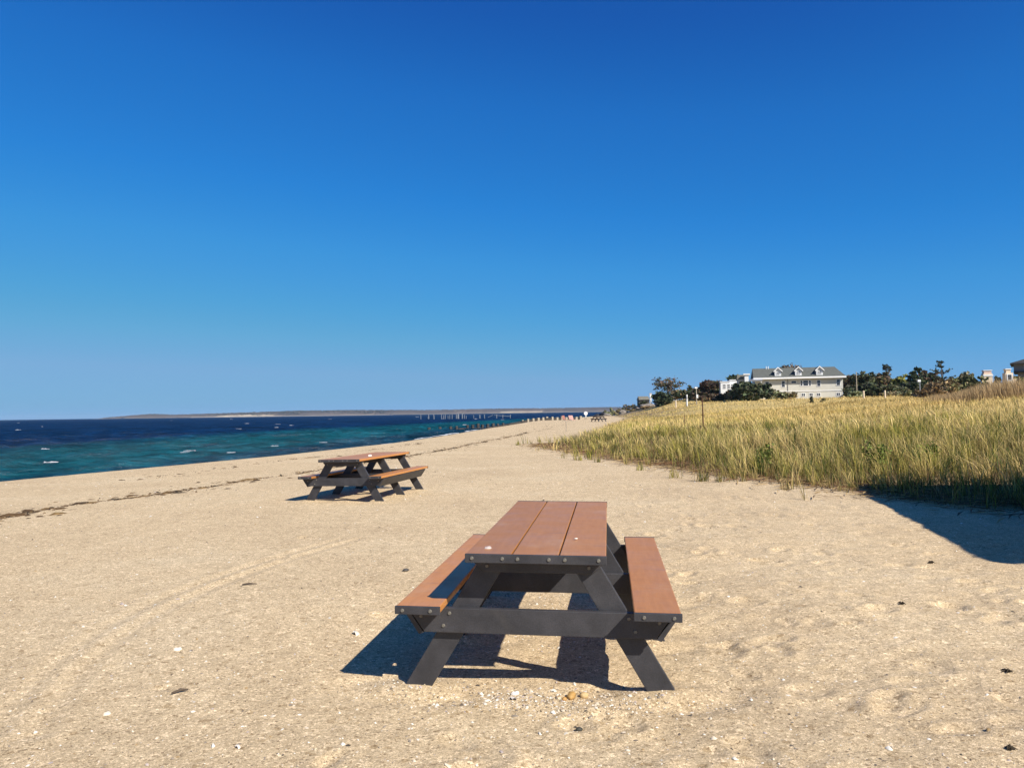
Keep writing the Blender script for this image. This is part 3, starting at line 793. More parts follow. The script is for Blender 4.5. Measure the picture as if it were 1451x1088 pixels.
PAVX = np.array((9.0, 8.6))
def dune_grass():
    n = 520000
    D = 9 * (200 / 9) ** rng.random(n); th = rng.uniform(-.1, 1.0, n)
    th = np.where(D > 60, th * .72, th)
    x, y = D * np.sin(th), D * np.cos(th)
    # tussocks: pull near blades towards clump centres
    cell = .38
    cx_ = (np.floor(x / cell) + .15 + .7 * _h(np.floor(x / cell), np.floor(y / cell), 5)) * cell
    cy_ = (np.floor(y / cell) + .15 + .7 * _h(np.floor(x / cell), np.floor(y / cell), 6)) * cell
    pull = np.where(D < 40, .75, .3) * rng.random(n) ** .7
    x = x + (cx_ - x) * pull; y = y + (cy_ - y) * pull
    e = grass_e(x, y) + .55 * (1 - sstep(18, 30, y)) + .9 * fbm(x / 1.6, y / 1.6, 51, 3)
    th_r = _h(np.floor(x / cell), np.floor(y / cell), 7)
    keep = (e > 0) & (rng.random(n) < sstep(-.4, 2.2, e) ** .8 * (.08 + .92 * (th_r > .30 - .2 * sstep(4, 12, e)))) & (shore_d(x, y) > 10)
    patch = fbm(x / 4, y / 4, 61, 3)
    stray = (e > -1.5) & (e <= 0) & (th_r > .90) & (D < 40) & (x / y < .46) & (rng.random(n) < .5)
    keep &= (rng.random(n) < np.clip(.72 + .9 * patch, .12, 1)) & ((D < 110) | (rng.random(n) < .6))
    keep |= stray
    x, y, e, D, th_r, patch = (q[keep] for q in (x, y, e, D, th_r, patch)); n = len(x)
    ci, cj = np.floor(cx_[keep] / .38), np.floor(cy_[keep] / .38)
    t1, t2, t3 = _h(ci, cj, 11), _h(ci, cj, 12), _h(ci, cj, 13)
    h = rng.uniform(.24, .66, n) * np.interp(D, [13, 20, 36], [1.3, 1.15, .95]) * (.74 + .26 * sstep(0, 3, e)) * (.50 + .75 * t1) * (1 + .40 * fbm(x / 2.6, y / 2.6, 71, 2))
    h *= np.interp(D, [20, 60, 120], [1, .85, .7])
    h *= 1 + .55 * sstep(.52, .58, x / y) * (1 - sstep(13.5, 15.5, D)) * sstep(.2, 1.2, e)
    w = np.maximum(.0075, np.interp(D, [12, 40, 120], [.00062, .00058, .0005]) * D) * rng.uniform(.6, 1.4, n)
    lean = np.abs(rng.normal(.20 + .60 * t2 ** 2, .24, n)); az = rng.normal(PI * .95, .6, n) + (t3 - .5) * 4.2
    band = fbm(x / 14, y / 5, 83, 3)
    dry = np.clip(.43 + .75 * fbm(x / 2.4, y / 2.4, 81, 3) + .30 * fbm(x / 9, y / 9, 82, 2) + .70 * (t2 - .5) + .34 * sstep(4, 22, e) + .42 * sstep(18, 95, D + 22 * fbm(x / 11, y / 11, 87, 2)) + rng.normal(0, .24, n), 0, 1)
    green = np.array((.235, .210, .034)); straw = np.array((.80, .60, .28)); gold = np.array((.66, .495, .19)); deep = np.array((.062, .088, .020)); brown = np.array((.33, .20, .09))
    far = sstep(16, 85, D + 16 * fbm(x / 8, y / 8, 89, 3))[:, None]; dr = dry[:, None]
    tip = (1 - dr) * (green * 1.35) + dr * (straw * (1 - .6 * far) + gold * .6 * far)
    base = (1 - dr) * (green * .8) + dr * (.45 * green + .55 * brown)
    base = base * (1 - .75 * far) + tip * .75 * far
    k = (rng.random(n) < np.clip(.16 - .2 * patch + .35 * (t3 > .82), 0, .75) * (1 - .7 * far[:, 0]))[:, None]
    tip = np.where(k, deep * 1.3, tip); base = np.where(k, deep, base)
    jit = rng.uniform(.65, 1.35, (n, 1)) * (.72 + .5 * t1[:, None])
    jit = (1 + (jit - 1) * (1 - .62 * far)) * (1 + .42 * band[:, None])
    ochre = sstep(.1, .6, fbm(x / 16, y / 7, 93, 3))[:, None] * far * .55
    tip = tip * (1 - ochre) + np.array((.46, .30, .085)) * ochre; base = base * (1 - ochre) + np.array((.34, .22, .065)) * ochre
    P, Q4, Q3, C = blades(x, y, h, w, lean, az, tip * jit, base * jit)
    # low understory of dead leaves and young shoots between the tussocks
    m = 90000
    D2 = 9 * (45 / 9) ** rng.random(m); t2_ = rng.uniform(-.1, 1.0, m); xu, yu = D2 * np.sin(t2_), D2 * np.cos(t2_)
    eu = grass_e(xu, yu) + .55 * (1 - sstep(18, 30, yu)) + .7 * fbm(xu / 1.1, yu / 1.1, 55, 3)
    ku = (eu > .1) & (rng.random(m) < sstep(0, 1.6, eu)); xu, yu, D2 = xu[ku], yu[ku], D2[ku]; m = len(xu)
    tu = rng.random((m, 1)); cu = np.where(tu < .5, np.array((.17, .10, .045)), np.where(tu < .8, np.array((.10, .105, .03)), np.array((.30, .22, .10)))) * rng.uniform(.6, 1.3, (m, 1))
    Pu, Qu, Tu, Cu = blades(xu, yu, rng.uniform(.10, .34, m), np.maximum(.009, .0007 * D2), np.abs(rng.normal(.6, .4, m)), rng.uniform(0, 6.28, m), cu, cu * .8)
    Qu = Qu + len(P); Tu = Tu + len(P)
    P = np.concatenate([P, Pu]); Q4 = np.concatenate([Q4, Qu]); Q3 = np.concatenate([Q3, Tu]); C = np.concatenate([C, Cu])
    print("grass blades", n, m)
    # fallen straw at the foot of the dune
    m = 5200
    fy2 = rng.uniform(9, 36, m); fx2 = np.interp(fy2, _yg, _xg) + rng.normal(.15, .55, m)
    a = rng.uniform(0, PI, m); l_ = rng.uniform(.08, .3, m); ww = rng.uniform(.004, .010, m)
    zz = ground(fx2, fy2) + .012 + rng.random(m) * .02
    R = np.zeros((m, 3, 3)); R[:, 0] = np.stack([fx2 - np.cos(a) * l_, fy2 - np.sin(a) * l_, zz], 1); R[:, 1] = np.stack([fx2 + np.cos(a) * l_, fy2 + np.sin(a) * l_, zz + .02], 1)
    R[:, 2] = np.stack([fx2 - np.sin(a) * ww * 3, fy2 + np.cos(a) * ww * 3, zz + .02], 1)
    c2 = np.repeat(np.array([(.40, .28, .13), (.22, .12, .06), (.12, .08, .045)])[rng.integers(0, 3, m)], 3, 0)
    P2 = np.concatenate([P, R.reshape(-1, 3)]); Q3 = np.concatenate([Q3, len(P) + 3 * np.arange(m)[:, None] + np.array([[0, 1, 2]])])
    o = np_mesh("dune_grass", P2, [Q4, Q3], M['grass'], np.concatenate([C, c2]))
    tag(o, "tall green and golden beach grass covering the dune", kind='stuff')
dune_grass()

def reeds():
    n = 22000
    x = rng.uniform(36, 95, n); y = rng.uniform(64, 92, n)
    ok = (x / y > .57 + .06 * fbm(y / 5, x / 5, 5, 2)) & (x / y < .95); x, y = x[ok], y[ok]; n = len(x)
    rise = sstep(.57, .65, x / y)
    h = (.8 + 1.1 * rise) * rng.uniform(.75, 1.15, n)
    t = rng.random((n, 1))
    tip = (1 - t) * np.array((.38, .26, .135)) + t * np.array((.50, .36, .19))
    base = (1 - t) * np.array((.22, .145, .08)) + t * np.array((.32, .23, .11))
    P, Q4, Q3, C = blades(x, y, h, rng.uniform(.035, .07, n), np.abs(rng.normal(.2, .15, n)), rng.normal(PI, .8, n), tip, base, .6)
    tag(np_mesh("reed_bed", P, [Q4, Q3], M['grass'], C), "reddish brown reed bed at the top of the dune on the right", kind='stuff')
reeds()

# leafy weeds standing in the grass
def leafy(x, y, h, seed, label):
    r = np.random.default_rng(seed)
    t = empty("leafy_weed", (x, y, gz(x, y)), 0, label, "plant", "leafy weeds among the dune grass")
    st = MB(); P, C = [], []
    for k in range(7):
        a = r.uniform(0, 6.28); tip = Vector((math.cos(a) * h * .35, math.sin(a) * h * .35, h * r.uniform(.7, 1.05)))
        st.tube([(0, 0, 0), tip * .5 + Vector((0, 0, .05)), tip], [.006, .005, .003], 4)
        for j in range(60):
            f = r.uniform(.25, 1.0); P.append(tip * f + Vector(r.normal(0, .06, 3))); C.append(np.array((.12, .15, .024)) * r.uniform(.7, 1.4))
    st.build("stem", M['bark'], t)
    leaf_quads(np.array(P), .032, np.array(C), "foliage", t, r, squash=.8)
def leaf_quads(P, s, C, name, parent, r, squash=1.0, mat=None):
    n = len(P)
    a = r.normal(0, 1, (n, 3)); a[:, 2] *= squash; a /= np.linalg.norm(a, axis=1)[:, None]
    b = np.cross(a, r.normal(0, 1, (n, 3))); b /= np.linalg.norm(b, axis=1)[:, None]
    s = s * r.uniform(.6, 1.4, (n, 1)); w = s * r.uniform(.45, .8, (n, 1))
    V = np.stack([P - a * s, P - b * w, P + a * s, P + b * w], 1).reshape(-1, 3)
    F = 4 * np.arange(n)[:, None] + np.array([[0, 1, 2, 3]])
    return np_mesh(name, V, F, mat or M['leaf'], np.repeat(C, 4, 0), parent)

for i, (px, D, h, lab) in enumerate(((1075, 17.8, .62, "bright green leafy weed at the grass edge below the house"), (1238, 16.5, .68, "dark green leafy weed just above the shadow's tip"),
                                     (1310, 17.0, .55, "green leafy weed at the rim of the shaded grass"))):
    leafy((px - 725) / FOC * D, D, h, 300 + i, lab)

# ------------------------------------------------------------------ trees and shrubs
def crown_points(blobs, n, r, clump=14, spread=.16):
    """leaf positions: clumps in the shells of several uneven lobes"""
    vol = np.array([b[3] * b[4] * b[5] for b in blobs]) ** .67; k = (vol / vol.sum() * n).astype(int) + 8
    out, br = [], []
    for b, m in zip(blobs, k):
        nc = max(3, m // clump)
        d = r.normal(0, 1, (nc, 3)); d /= np.linalg.norm(d, axis=1)[:, None]
        d *= r.uniform(.45, 1.06, (nc, 1)) ** .6
        c = d * np.array(b[3:6]) + np.array(b[:3])
        idx = r.integers(0, nc, m)
        p = c[idx] + r.normal(0, 1, (m, 3)) * spread * np.array(b[3:6]) * np.array((1, 1, .7))
        out.append(p); br.append(r.uniform(.62, 1.38, nc)[idx])
    return np.concatenate(out), np.concatenate(br)

def plant(name, label, cat, group, px, pybase, D, width, height, pal, seed, n=1500, leaf=.28, lobes=7, trunk=True, form='round', base=None, barkm='bark', spread=.16, lift=.25):
    r = np.random.default_rng(seed)
    x, z = XZ(px, pybase, D)
    z = min(z, gz(x, D)) - .15 if base is None else base
    t = empty(name, (x, D, z), 0, label, cat, group)
    blobs = []
    for k in range(lobes):
        f = r.random(); a = r.uniform(0, 6.28); rad = width / 2
        if form == 'round':
            zc = height * (lift + .62 * (1 - lift) * f); q = rad * .62 * math.sqrt(max(.05, 1 - (f - .3) ** 2 * 1.6)) * r.uniform(.2, 1)
            blobs.append((q * math.cos(a), q * math.sin(a) * .7, zc, rad * r.uniform(.32, .52), rad * r.uniform(.3, .45), height * r.uniform(.14, .24)))
        elif form == 'shrub':
            q = rad * .75 * r.uniform(.0, 1); zc = height * r.uniform(.25, .68) * (1 - .35 * q / rad)
            blobs.append((q * math.cos(a), q * math.sin(a) * .6, zc, rad * r.uniform(.28, .45), rad * r.uniform(.25, .4), height * r.uniform(.2, .32)))
        elif form == 'column':
            zc = height * (.12 + .76 * k / max(1, lobes - 1)); q = rad * .25
            s = rad * (1.0 - .6 * k / lobes)
            blobs.append((q * math.cos(a), q * math.sin(a), zc, s, s, height * .16))
    P, br = crown_points(blobs, n, r, spread=spread)
    P[:, 2] = np.maximum(P[:, 2], .05)
    pal = np.array(pal) * (1.7, 1.7, 1.5); C = pal[r.integers(0, len(pal), n_ := len(P))] * (br * r.uniform(.8, 1.2, n_))[:, None]
    if trunk:
        st = MB(); hh = height * .72
        st.tube([(0, 0, -.4), (width * .01, 0, hh * .35), (-width * .015, 0, hh)], [max(.09, height * .028), height * .021, height * .007], 7)
        for b in blobs[:9]:
            z0 = min(b[2] * .55, hh * .8)
            st.tube([(0, 0, z0), (b[0] * .5, b[1] * .5, z0 + (b[2] - z0) * .65), (b[0], b[1], b[2])], [height * .012, height * .008, height * .003], 5)
        st.build("trunk", M[barkm], t)
    else:
        st = MB()
        for b in blobs[:8]:
            st.tube([(b[0] * .2, b[1] * .2, -.3), (b[0] * .6, b[1] * .6, b[2] * .6), (b[0], b[1], b[2] + b[5] * .6)], [.06, .045, .02], 5)
        st.build("stem", M[barkm], t)
    leaf_quads(P, leaf, C, "crown" if trunk else "foliage", t, r)
    return t

CED = [(.022, .035, .020), (.032, .045, .022), (.045, .055, .028), (.018, .026, .018)]
DKG = [(.026, .036, .018), (.045, .052, .024), (.060, .058, .030), (.030, .028, .020)]
BRN = [(.090, .062, .042), (.12, .078, .045), (.07, .058, .036), (.055, .042, .034)]
RED = [(.080, .048, .036), (.055, .036, .030), (.045, .045, .026), (.11, .060, .035)]
YEL = [(.12, .12, .028), (.085, .092, .026), (.16, .14, .035), (.06, .066, .022)]
OLV = [(.10, .10, .045), (.13, .115, .055), (.075, .08, .035), (.16, .13, .08)]
SIL = [(.17, .19, .12), (.13, .15, .085), (.21, .21, .14), (.10, .11, .06)]
TAN = [(.22, .155, .09), (.17, .12, .075), (.27, .19, .11), (.11, .085, .055)]

def bare_tree(label, px, pyb, D, height, width, seed, leafy=700, pal=BRN, name="bare_tree", base=None, group=None):
    r = random.Random(seed); rn = np.random.default_rng(seed)
    x, z = XZ(px, pyb, D)
    t = empty(name, (x, D, base if base is not None else z - .2), 0, label, "tree", group)
    st = MB(); tips = []
    def grow(p, d, l, rad, depth):
        q = p + d * l; mid = p + d * l * .5 + Vector((r.gauss(0, .06), r.gauss(0, .06), r.gauss(0, .04))) * l
        st.tube([p, mid, q], [rad, rad * .8, rad * .6], 5 if depth < 3 else 3, cap=False)
        if depth >= 2: tips.append(q); tips.append(mid)
        if depth < 5:
            for k in range(r.choice((2, 3)) if depth else 4):
                a = r.uniform(0, 6.28); s = r.uniform(.35, .85)
                nd = (d + Vector((math.cos(a) * s * width / height * .95, math.sin(a) * s, r.uniform(-.1, .3)))).normalized()
                grow(q, nd, l * r.uniform(.62, .84), rad * .6, depth + 1)
    grow(Vector((0, 0, -.3)), Vector((.05, 0, 1)), height * .27, height * .022, 0)
    st.build("trunk", M['greybark'], t)
    T = np.array([tuple(v) for v in tips]); P = T[rn.integers(0, len(T), leafy)] + rn.normal(0, .045 * height, (leafy, 3))
    C = np.array(pal)[rn.integers(0, len(pal), leafy)] * rn.uniform(.6, 1.3, (leafy, 1))
    leaf_quads(P, .24, C, "crown", t, rn)
    return t

def pine(label, px, pyb, D, height, width, seed):
    r = random.Random(seed); rn = np.random.default_rng(seed)
    x, z = XZ(px, pyb, D)
    t = empty("pine_tree", (x, D, gz(x, D) - .2), 0, label, "tree")
    H = height
    st = MB().tube([(0, 0, -.2), (.05, 0, H * .5), (0, 0, H * .96)], [.2, .14, .05], 6)
    P = []
    for k in range(4):
        zf = (.50, .66, .82, .95)[k]; span = width / 2 * (1.4, 1.0, .95, 1.05)[k]
        for j in range(6):
            a = j * 1.05 + k * .8 + r.uniform(-.2, .2); dx, dy = math.cos(a) * span, math.sin(a) * span
            span *= r.uniform(.45, 1.25); dx, dy = math.cos(a) * span, math.sin(a) * span
            tip = Vector((dx, dy, H * zf + span * r.uniform(.25, .6) - (span * .35 if k == 3 else 0)))
            b0 = Vector((0, 0, H * zf - .1)); st.tube([b0, b0.lerp(tip, .5) - Vector((0, 0, .1)), tip], [.05, .035, .012], 4)
            for q in range(22):
                f = rn.uniform(.3, 1.02); p = b0.lerp(tip, f); P.append((p.x + rn.normal(0, .12), p.y + rn.normal(0, .12), p.z + abs(rn.normal(0, .13))))
    st.build("trunk", M['bark'], t)
    C = np.array(CED)[rn.integers(0, 4, len(P))] * rn.uniform(.8, 1.5, (len(P), 1))
    leaf_quads(np.array(P), .2, C, "crown", t, rn)

GR = "trees and shrubs along the dune top on the right"
GL = "trees and shrubs on the bluff left of the house"
def H(px0, px1, D): return abs(px1 - px0) / FOC * D
# right of the house
def tr(label, px, top, bot, w, D, pal, seed, form='round', n=2600, leaf=.36, name="tree", cat="tree", group=GR, **k):
    x, zt = XZ(px, top, D); g = gz(x, D)
    return plant(name, label, cat, group, px, bot, D, w / FOC * D * (1.4 if form == 'shrub' else 1.15), zt - (g - .15), pal, seed, n, leaf, form=form, base=g - .15, **k)
tr("dark brown green tree against the right end of the cream house", 1203, 526, 560, 34, 176, RED + DKG, 401)
tr("broad round topped dark tree behind the thin brown pole", 1224, 518, 560, 46, 168, DKG, 402, n=2400, lobes=10)
tr("rusty topped tree between the round dark tree and the yellow green one", 1254, 521, 560, 36, 172, RED + OLV, 403, n=2000, lobes=9)
tr("yellow green leafed tree in the row right of the house", 1276, 524, 556, 34, 162, YEL, 404, n=1900, lobes=9)
tr("dense dark shrub below the yellow green tree", 1268, 538, 560, 60, 152, DKG, 405, form='shrub', n=2600, lobes=12, trunk=False, name="dark_shrub", cat="shrub")
tr("dense dark shrub filling the foot of the round topped tree", 1234, 536, 560, 58, 154, DKG + CED, 406, form='shrub', n=2600, lobes=12, trunk=False, name="dark_shrub", cat="shrub")
tr("narrow blackish cedar beside the pale post", 1297, 523, 556, 19, 158, CED, 407, form='column', n=1500, lobes=6, name="cedar_tree")
tr("small round purple brown tree behind the narrow cedar", 1309, 518, 552, 22, 172, RED, 408, n=1200)
tr("wide dark tree under the flat topped pine", 1325, 522, 556, 40, 166, CED + RED, 409, n=2200, lobes=10)
pine("flat topped pine with bare upswept branches standing above the other trees", 1335, 552, 160, XZ(1335, 511, 160)[1] - gz(XZ(1335, 552, 160)[0], 160) + .2, 22 / FOC * 160, 410)
tr("olive brown bush right of the pine, highest of the bushes there", 1369, 524, 560, 40, 124, OLV + DKG, 411, form='shrub', n=2600, lobes=12, trunk=False, name="bush", cat="shrub")
tr("tan and grey bush between the pine and the olive bush", 1347, 535, 562, 34, 118, TAN + OLV, 412, form='shrub', n=2000, lobes=9, trunk=False, name="bush", cat="shrub")
tr("low brown bush right of the pale post", 1322, 542, 562, 36, 116, TAN + BRN, 413, form='shrub', n=1900, lobes=9, trunk=False, name="bush", cat="shrub")
tr("wide dark green thicket behind the pale post, below the purple brown tree", 1312, 531, 560, 56, 150, DKG + CED, 419, form='shrub', n=2800, lobes=14, trunk=False, name="dark_shrub", cat="shrub")
tr("silvery low shrub at the foot of the trees next to the house", 1214, 551, 562, 26, 140, SIL, 414, form='shrub', n=1000, lobes=6, trunk=False, name="silver_shrub", cat="shrub", leaf=.2)
tr("silvery low shrub below the dark trees, right of the short white posts", 1266, 551, 562, 40, 138, SIL + TAN, 415, form='shrub', n=1300, lobes=8, trunk=False, name="silver_shrub", cat="shrub", leaf=.2)
tr("dull green shrub under the dark trees beside the pale post", 1287, 547, 561, 18, 132, OLV + SIL, 416, form='shrub', n=800, lobes=6, trunk=False, name="bush", cat="shrub", leaf=.2)
tr("dark bush in front of the grey house at the right edge", 1446, 527, 548, 26, 108, DKG + OLV, 417, form='shrub', n=1200, lobes=7, trunk=False, name="bush", cat="shrub")
tr("small dark bush between the two cream buildings", 1413, 532, 548, 12, 112, DKG, 418, form='shrub', n=500, lobes=5, trunk=False, name="bush", cat="shrub")
bx_, bz_ = XZ(1258, 530, 174)
bare_tree("spindly thin treetop rising above the rusty tree", 1258, 545, 176, 4.9, 2.2, 420, 160, DKG, base=XZ(1258, 512, 176)[1] - 4.6, group=GR)
bare_tree("bare treetop showing above the left part of the house roof", 1112, 535, 185, 6.0, 3.4, 421, 500, TAN, base=XZ(1112, 515, 185)[1] - 5.6, group=GR)
bare_tree("bare treetop just over the ridge between the first two dormers", 1127, 535, 187, 5.4, 2.2, 422, 300, TAN, base=XZ(1127, 516, 187)[1] - 5.0, group=GR)

# left of the house
def tl(*a, **k): return tr(*a, group=GL, **k)
plant("bare_tree", "open branched dusky tree, tallest on the left bluff", "tree", GL, 946, 563, 215, 10.6, XZ(946, 531, 215)[1] - XZ(946, 563, 215)[1], DKG + RED + [(.055, .05, .055)], 431, 1500, .24, 15, form='round', base=XZ(946, 563, 215)[1], barkm='greybark', spread=.24, lift=.32)
tl("broad black green cedar at the left end of the bluff", 938, 552, 575, 38, 200, CED, 432, form='shrub', n=2600, lobes=12, trunk=False, name="cedar_shrub", cat="shrub")
tl("brown grey thicket right of the broad black green cedar", 964, 547, 572, 32, 208, TAN + DKG, 433, form='shrub', n=1800, lobes=9, trunk=False, name="thicket", cat="shrub")
tl("small dark pointed tree left of the pale pole with box", 980, 544, 570, 13, 205, DKG, 434, n=900)
tl("dark shrub behind the white marker post", 984, 548, 571, 36, 198, DKG + CED, 435, form='shrub', n=1500, lobes=8, trunk=False, name="dark_shrub", cat="shrub")
bare_tree("dark reddish half bare tree left of the white house", 1003, 562, 188, XZ(1003, 533, 188)[1] - XZ(1003, 563, 188)[1], 6.0, 436, 2000, RED, base=XZ(1003, 563, 188)[1], group=GL)
tl("wine brown tree crown against the left end of the white house", 1016, 536, 566, 40, 192, RED + DKG, 437, n=1800, lobes=9)
tl("dark pine like tree rising behind the white house", 1040, 527, 556, 26, 205, CED, 438, n=1700, lobes=9)
tl("dark hedge between the pale pole and the white house", 1000, 543, 570, 34, 190, DKG + RED, 446, form='shrub', n=2600, lobes=12, trunk=False, name="hedge", cat="hedge")
tl("low brown brush at the left foot of the big cedar", 1016, 554, 572, 48, 166, BRN + RED, 439, form='shrub', n=2200, lobes=11, trunk=False, name="brush", cat="shrub")
tl("mound of dull brush below the white house", 1038, 547, 572, 34, 160, BRN + OLV, 440, form='shrub', n=1800, lobes=9, trunk=False, name="brush", cat="shrub")
tl("big spreading dark cedar covering the left end of the cream house", 1062, 537, 572, 46, 144, CED + DKG, 441, form='shrub', n=6500, lobes=24, trunk=False, name="cedar_shrub", cat="shrub")
tl("pale olive shrub at the right of the big cedar, under the first window", 1106, 551, 567, 22, 146, SIL + OLV, 442, form='shrub', n=1200, lobes=8, trunk=False, name="silver_shrub", cat="shrub", leaf=.22)
tl("rust tinged shrub by the lower windows of the cream house", 1121, 552, 565, 22, 148, TAN + OLV, 443, form='shrub', n=1100, lobes=7, trunk=False, name="bush", cat="shrub", leaf=.22)
tl("tiny dark leaning shrub in the grass before the lower windows", 1150, 562, 571, 6, 112, DKG, 444, form='column', n=260, lobes=4, trunk=False, name="small_shrub", cat="shrub", leaf=.16)
tl("tiny low shrub in the grass right of the leaning one", 1166, 563, 568, 7, 112, OLV + DKG, 445, form='shrub', n=240, lobes=4, trunk=False, name="small_shrub", cat="shrub", leaf=.16)
# bluff scrub
for i, (px, top, bot, w, D, pal, lab) in enumerate((
        (866, 577, 590, 16, 262, OLV + SIL, "grey green scrub on the sandy bluff end above the dark rocks"),
        (880, 576, 590, 20, 250, BRN + OLV, "brown scrub in the middle of the bluff's lower slope"),
        (896, 569, 584, 22, 240, DKG + BRN, "dark scrub on the bluff crest left of the shed"),
        (914, 567, 580, 20, 226, DKG + CED, "dark scrub right below the shed on the bluff"),
        (900, 579, 592, 22, 226, TAN + OLV, "tan scrub at the bluff foot below the crest scrub"),
        (922, 575, 588, 22, 214, TAN + BRN, "russet scrub at the foot of the broad cedar"))):
    tl(lab, px, top, bot, w, D, pal, 450 + i, form='shrub', n=900, lobes=7, trunk=False, name="scrub", cat="shrub", leaf=.24)
for i, (px, py, D, s, mt, lab) in enumerate(((839, 587.5, 268, 1.0, 'darkrock', "leftmost dark wet boulder where the beach meets the sea"), (847, 586.5, 266, 1.3, 'darkrock', "dark wet boulder in the middle of the rocks at the far waterline"),
                                         (855, 586, 262, 1.5, 'darkrock', "largest dark boulder of the rocks at the far waterline"), (861, 587, 255, 1.0, 'rock', "pale boulder at the landward end of the dark rocks"),
                                         (884, 584, 232, 1.5, 'rock', "grey boulder on the bluff foot, left of the tan scrub"), (905, 580, 226, 1.0, 'rock', "pale grey slab boulder below the shed"),
                                         (918, 579, 216, 1.5, 'rock', "big grey boulder between the shed and the broad cedar"), (934, 580, 205, 1.3, 'rock', "grey boulder under the broad cedar"))):
    x, z = XZ(px, py, D)
    put(lump(500 + i, s * 1.5, s, s * .62, (1, 1, 1), .25, 2), "boulder", (x, D, max(gz(x, D), SEA) + .25 * s), i, lab, "boulder", M[mt], "boulders along the bluff foot", False)

# ------------------------------------------------------------------ main house
def window(parent, x, z0, z1, w, y, cols=1, rows=2, name="window"):
    """white frame standing proud of the wall, dark panes set into it"""
    f = MB(); t = .09
    f.box(x - w / 2 - t, x - w / 2, y - .06, y, z0 - t, z1 + t).box(x + w / 2, x + w / 2 + t, y - .06, y, z0 - t, z1 + t)
    f.box(x - w / 2, x + w / 2, y - .06, y, z1, z1 + t).box(x - w / 2, x + w / 2, y - .07, y, z0 - t, z0)
    for k in range(1, cols): xx = x - w / 2 + w * k / cols; f.box(xx - .03, xx + .03, y - .05, y - .01, z0, z1)
    for k in range(1, rows): zz = z0 + (z1 - z0) * k / rows; f.box(x - w / 2, x + w / 2, y - .052, y - .012, zz - .03, zz + .03)
    o = f.build(name, M['trim'], parent)
    MB().box(x - w / 2, x + w / 2, y - .02, y - .004, z0, z1).build("pane", M['glass'], o)
    return o

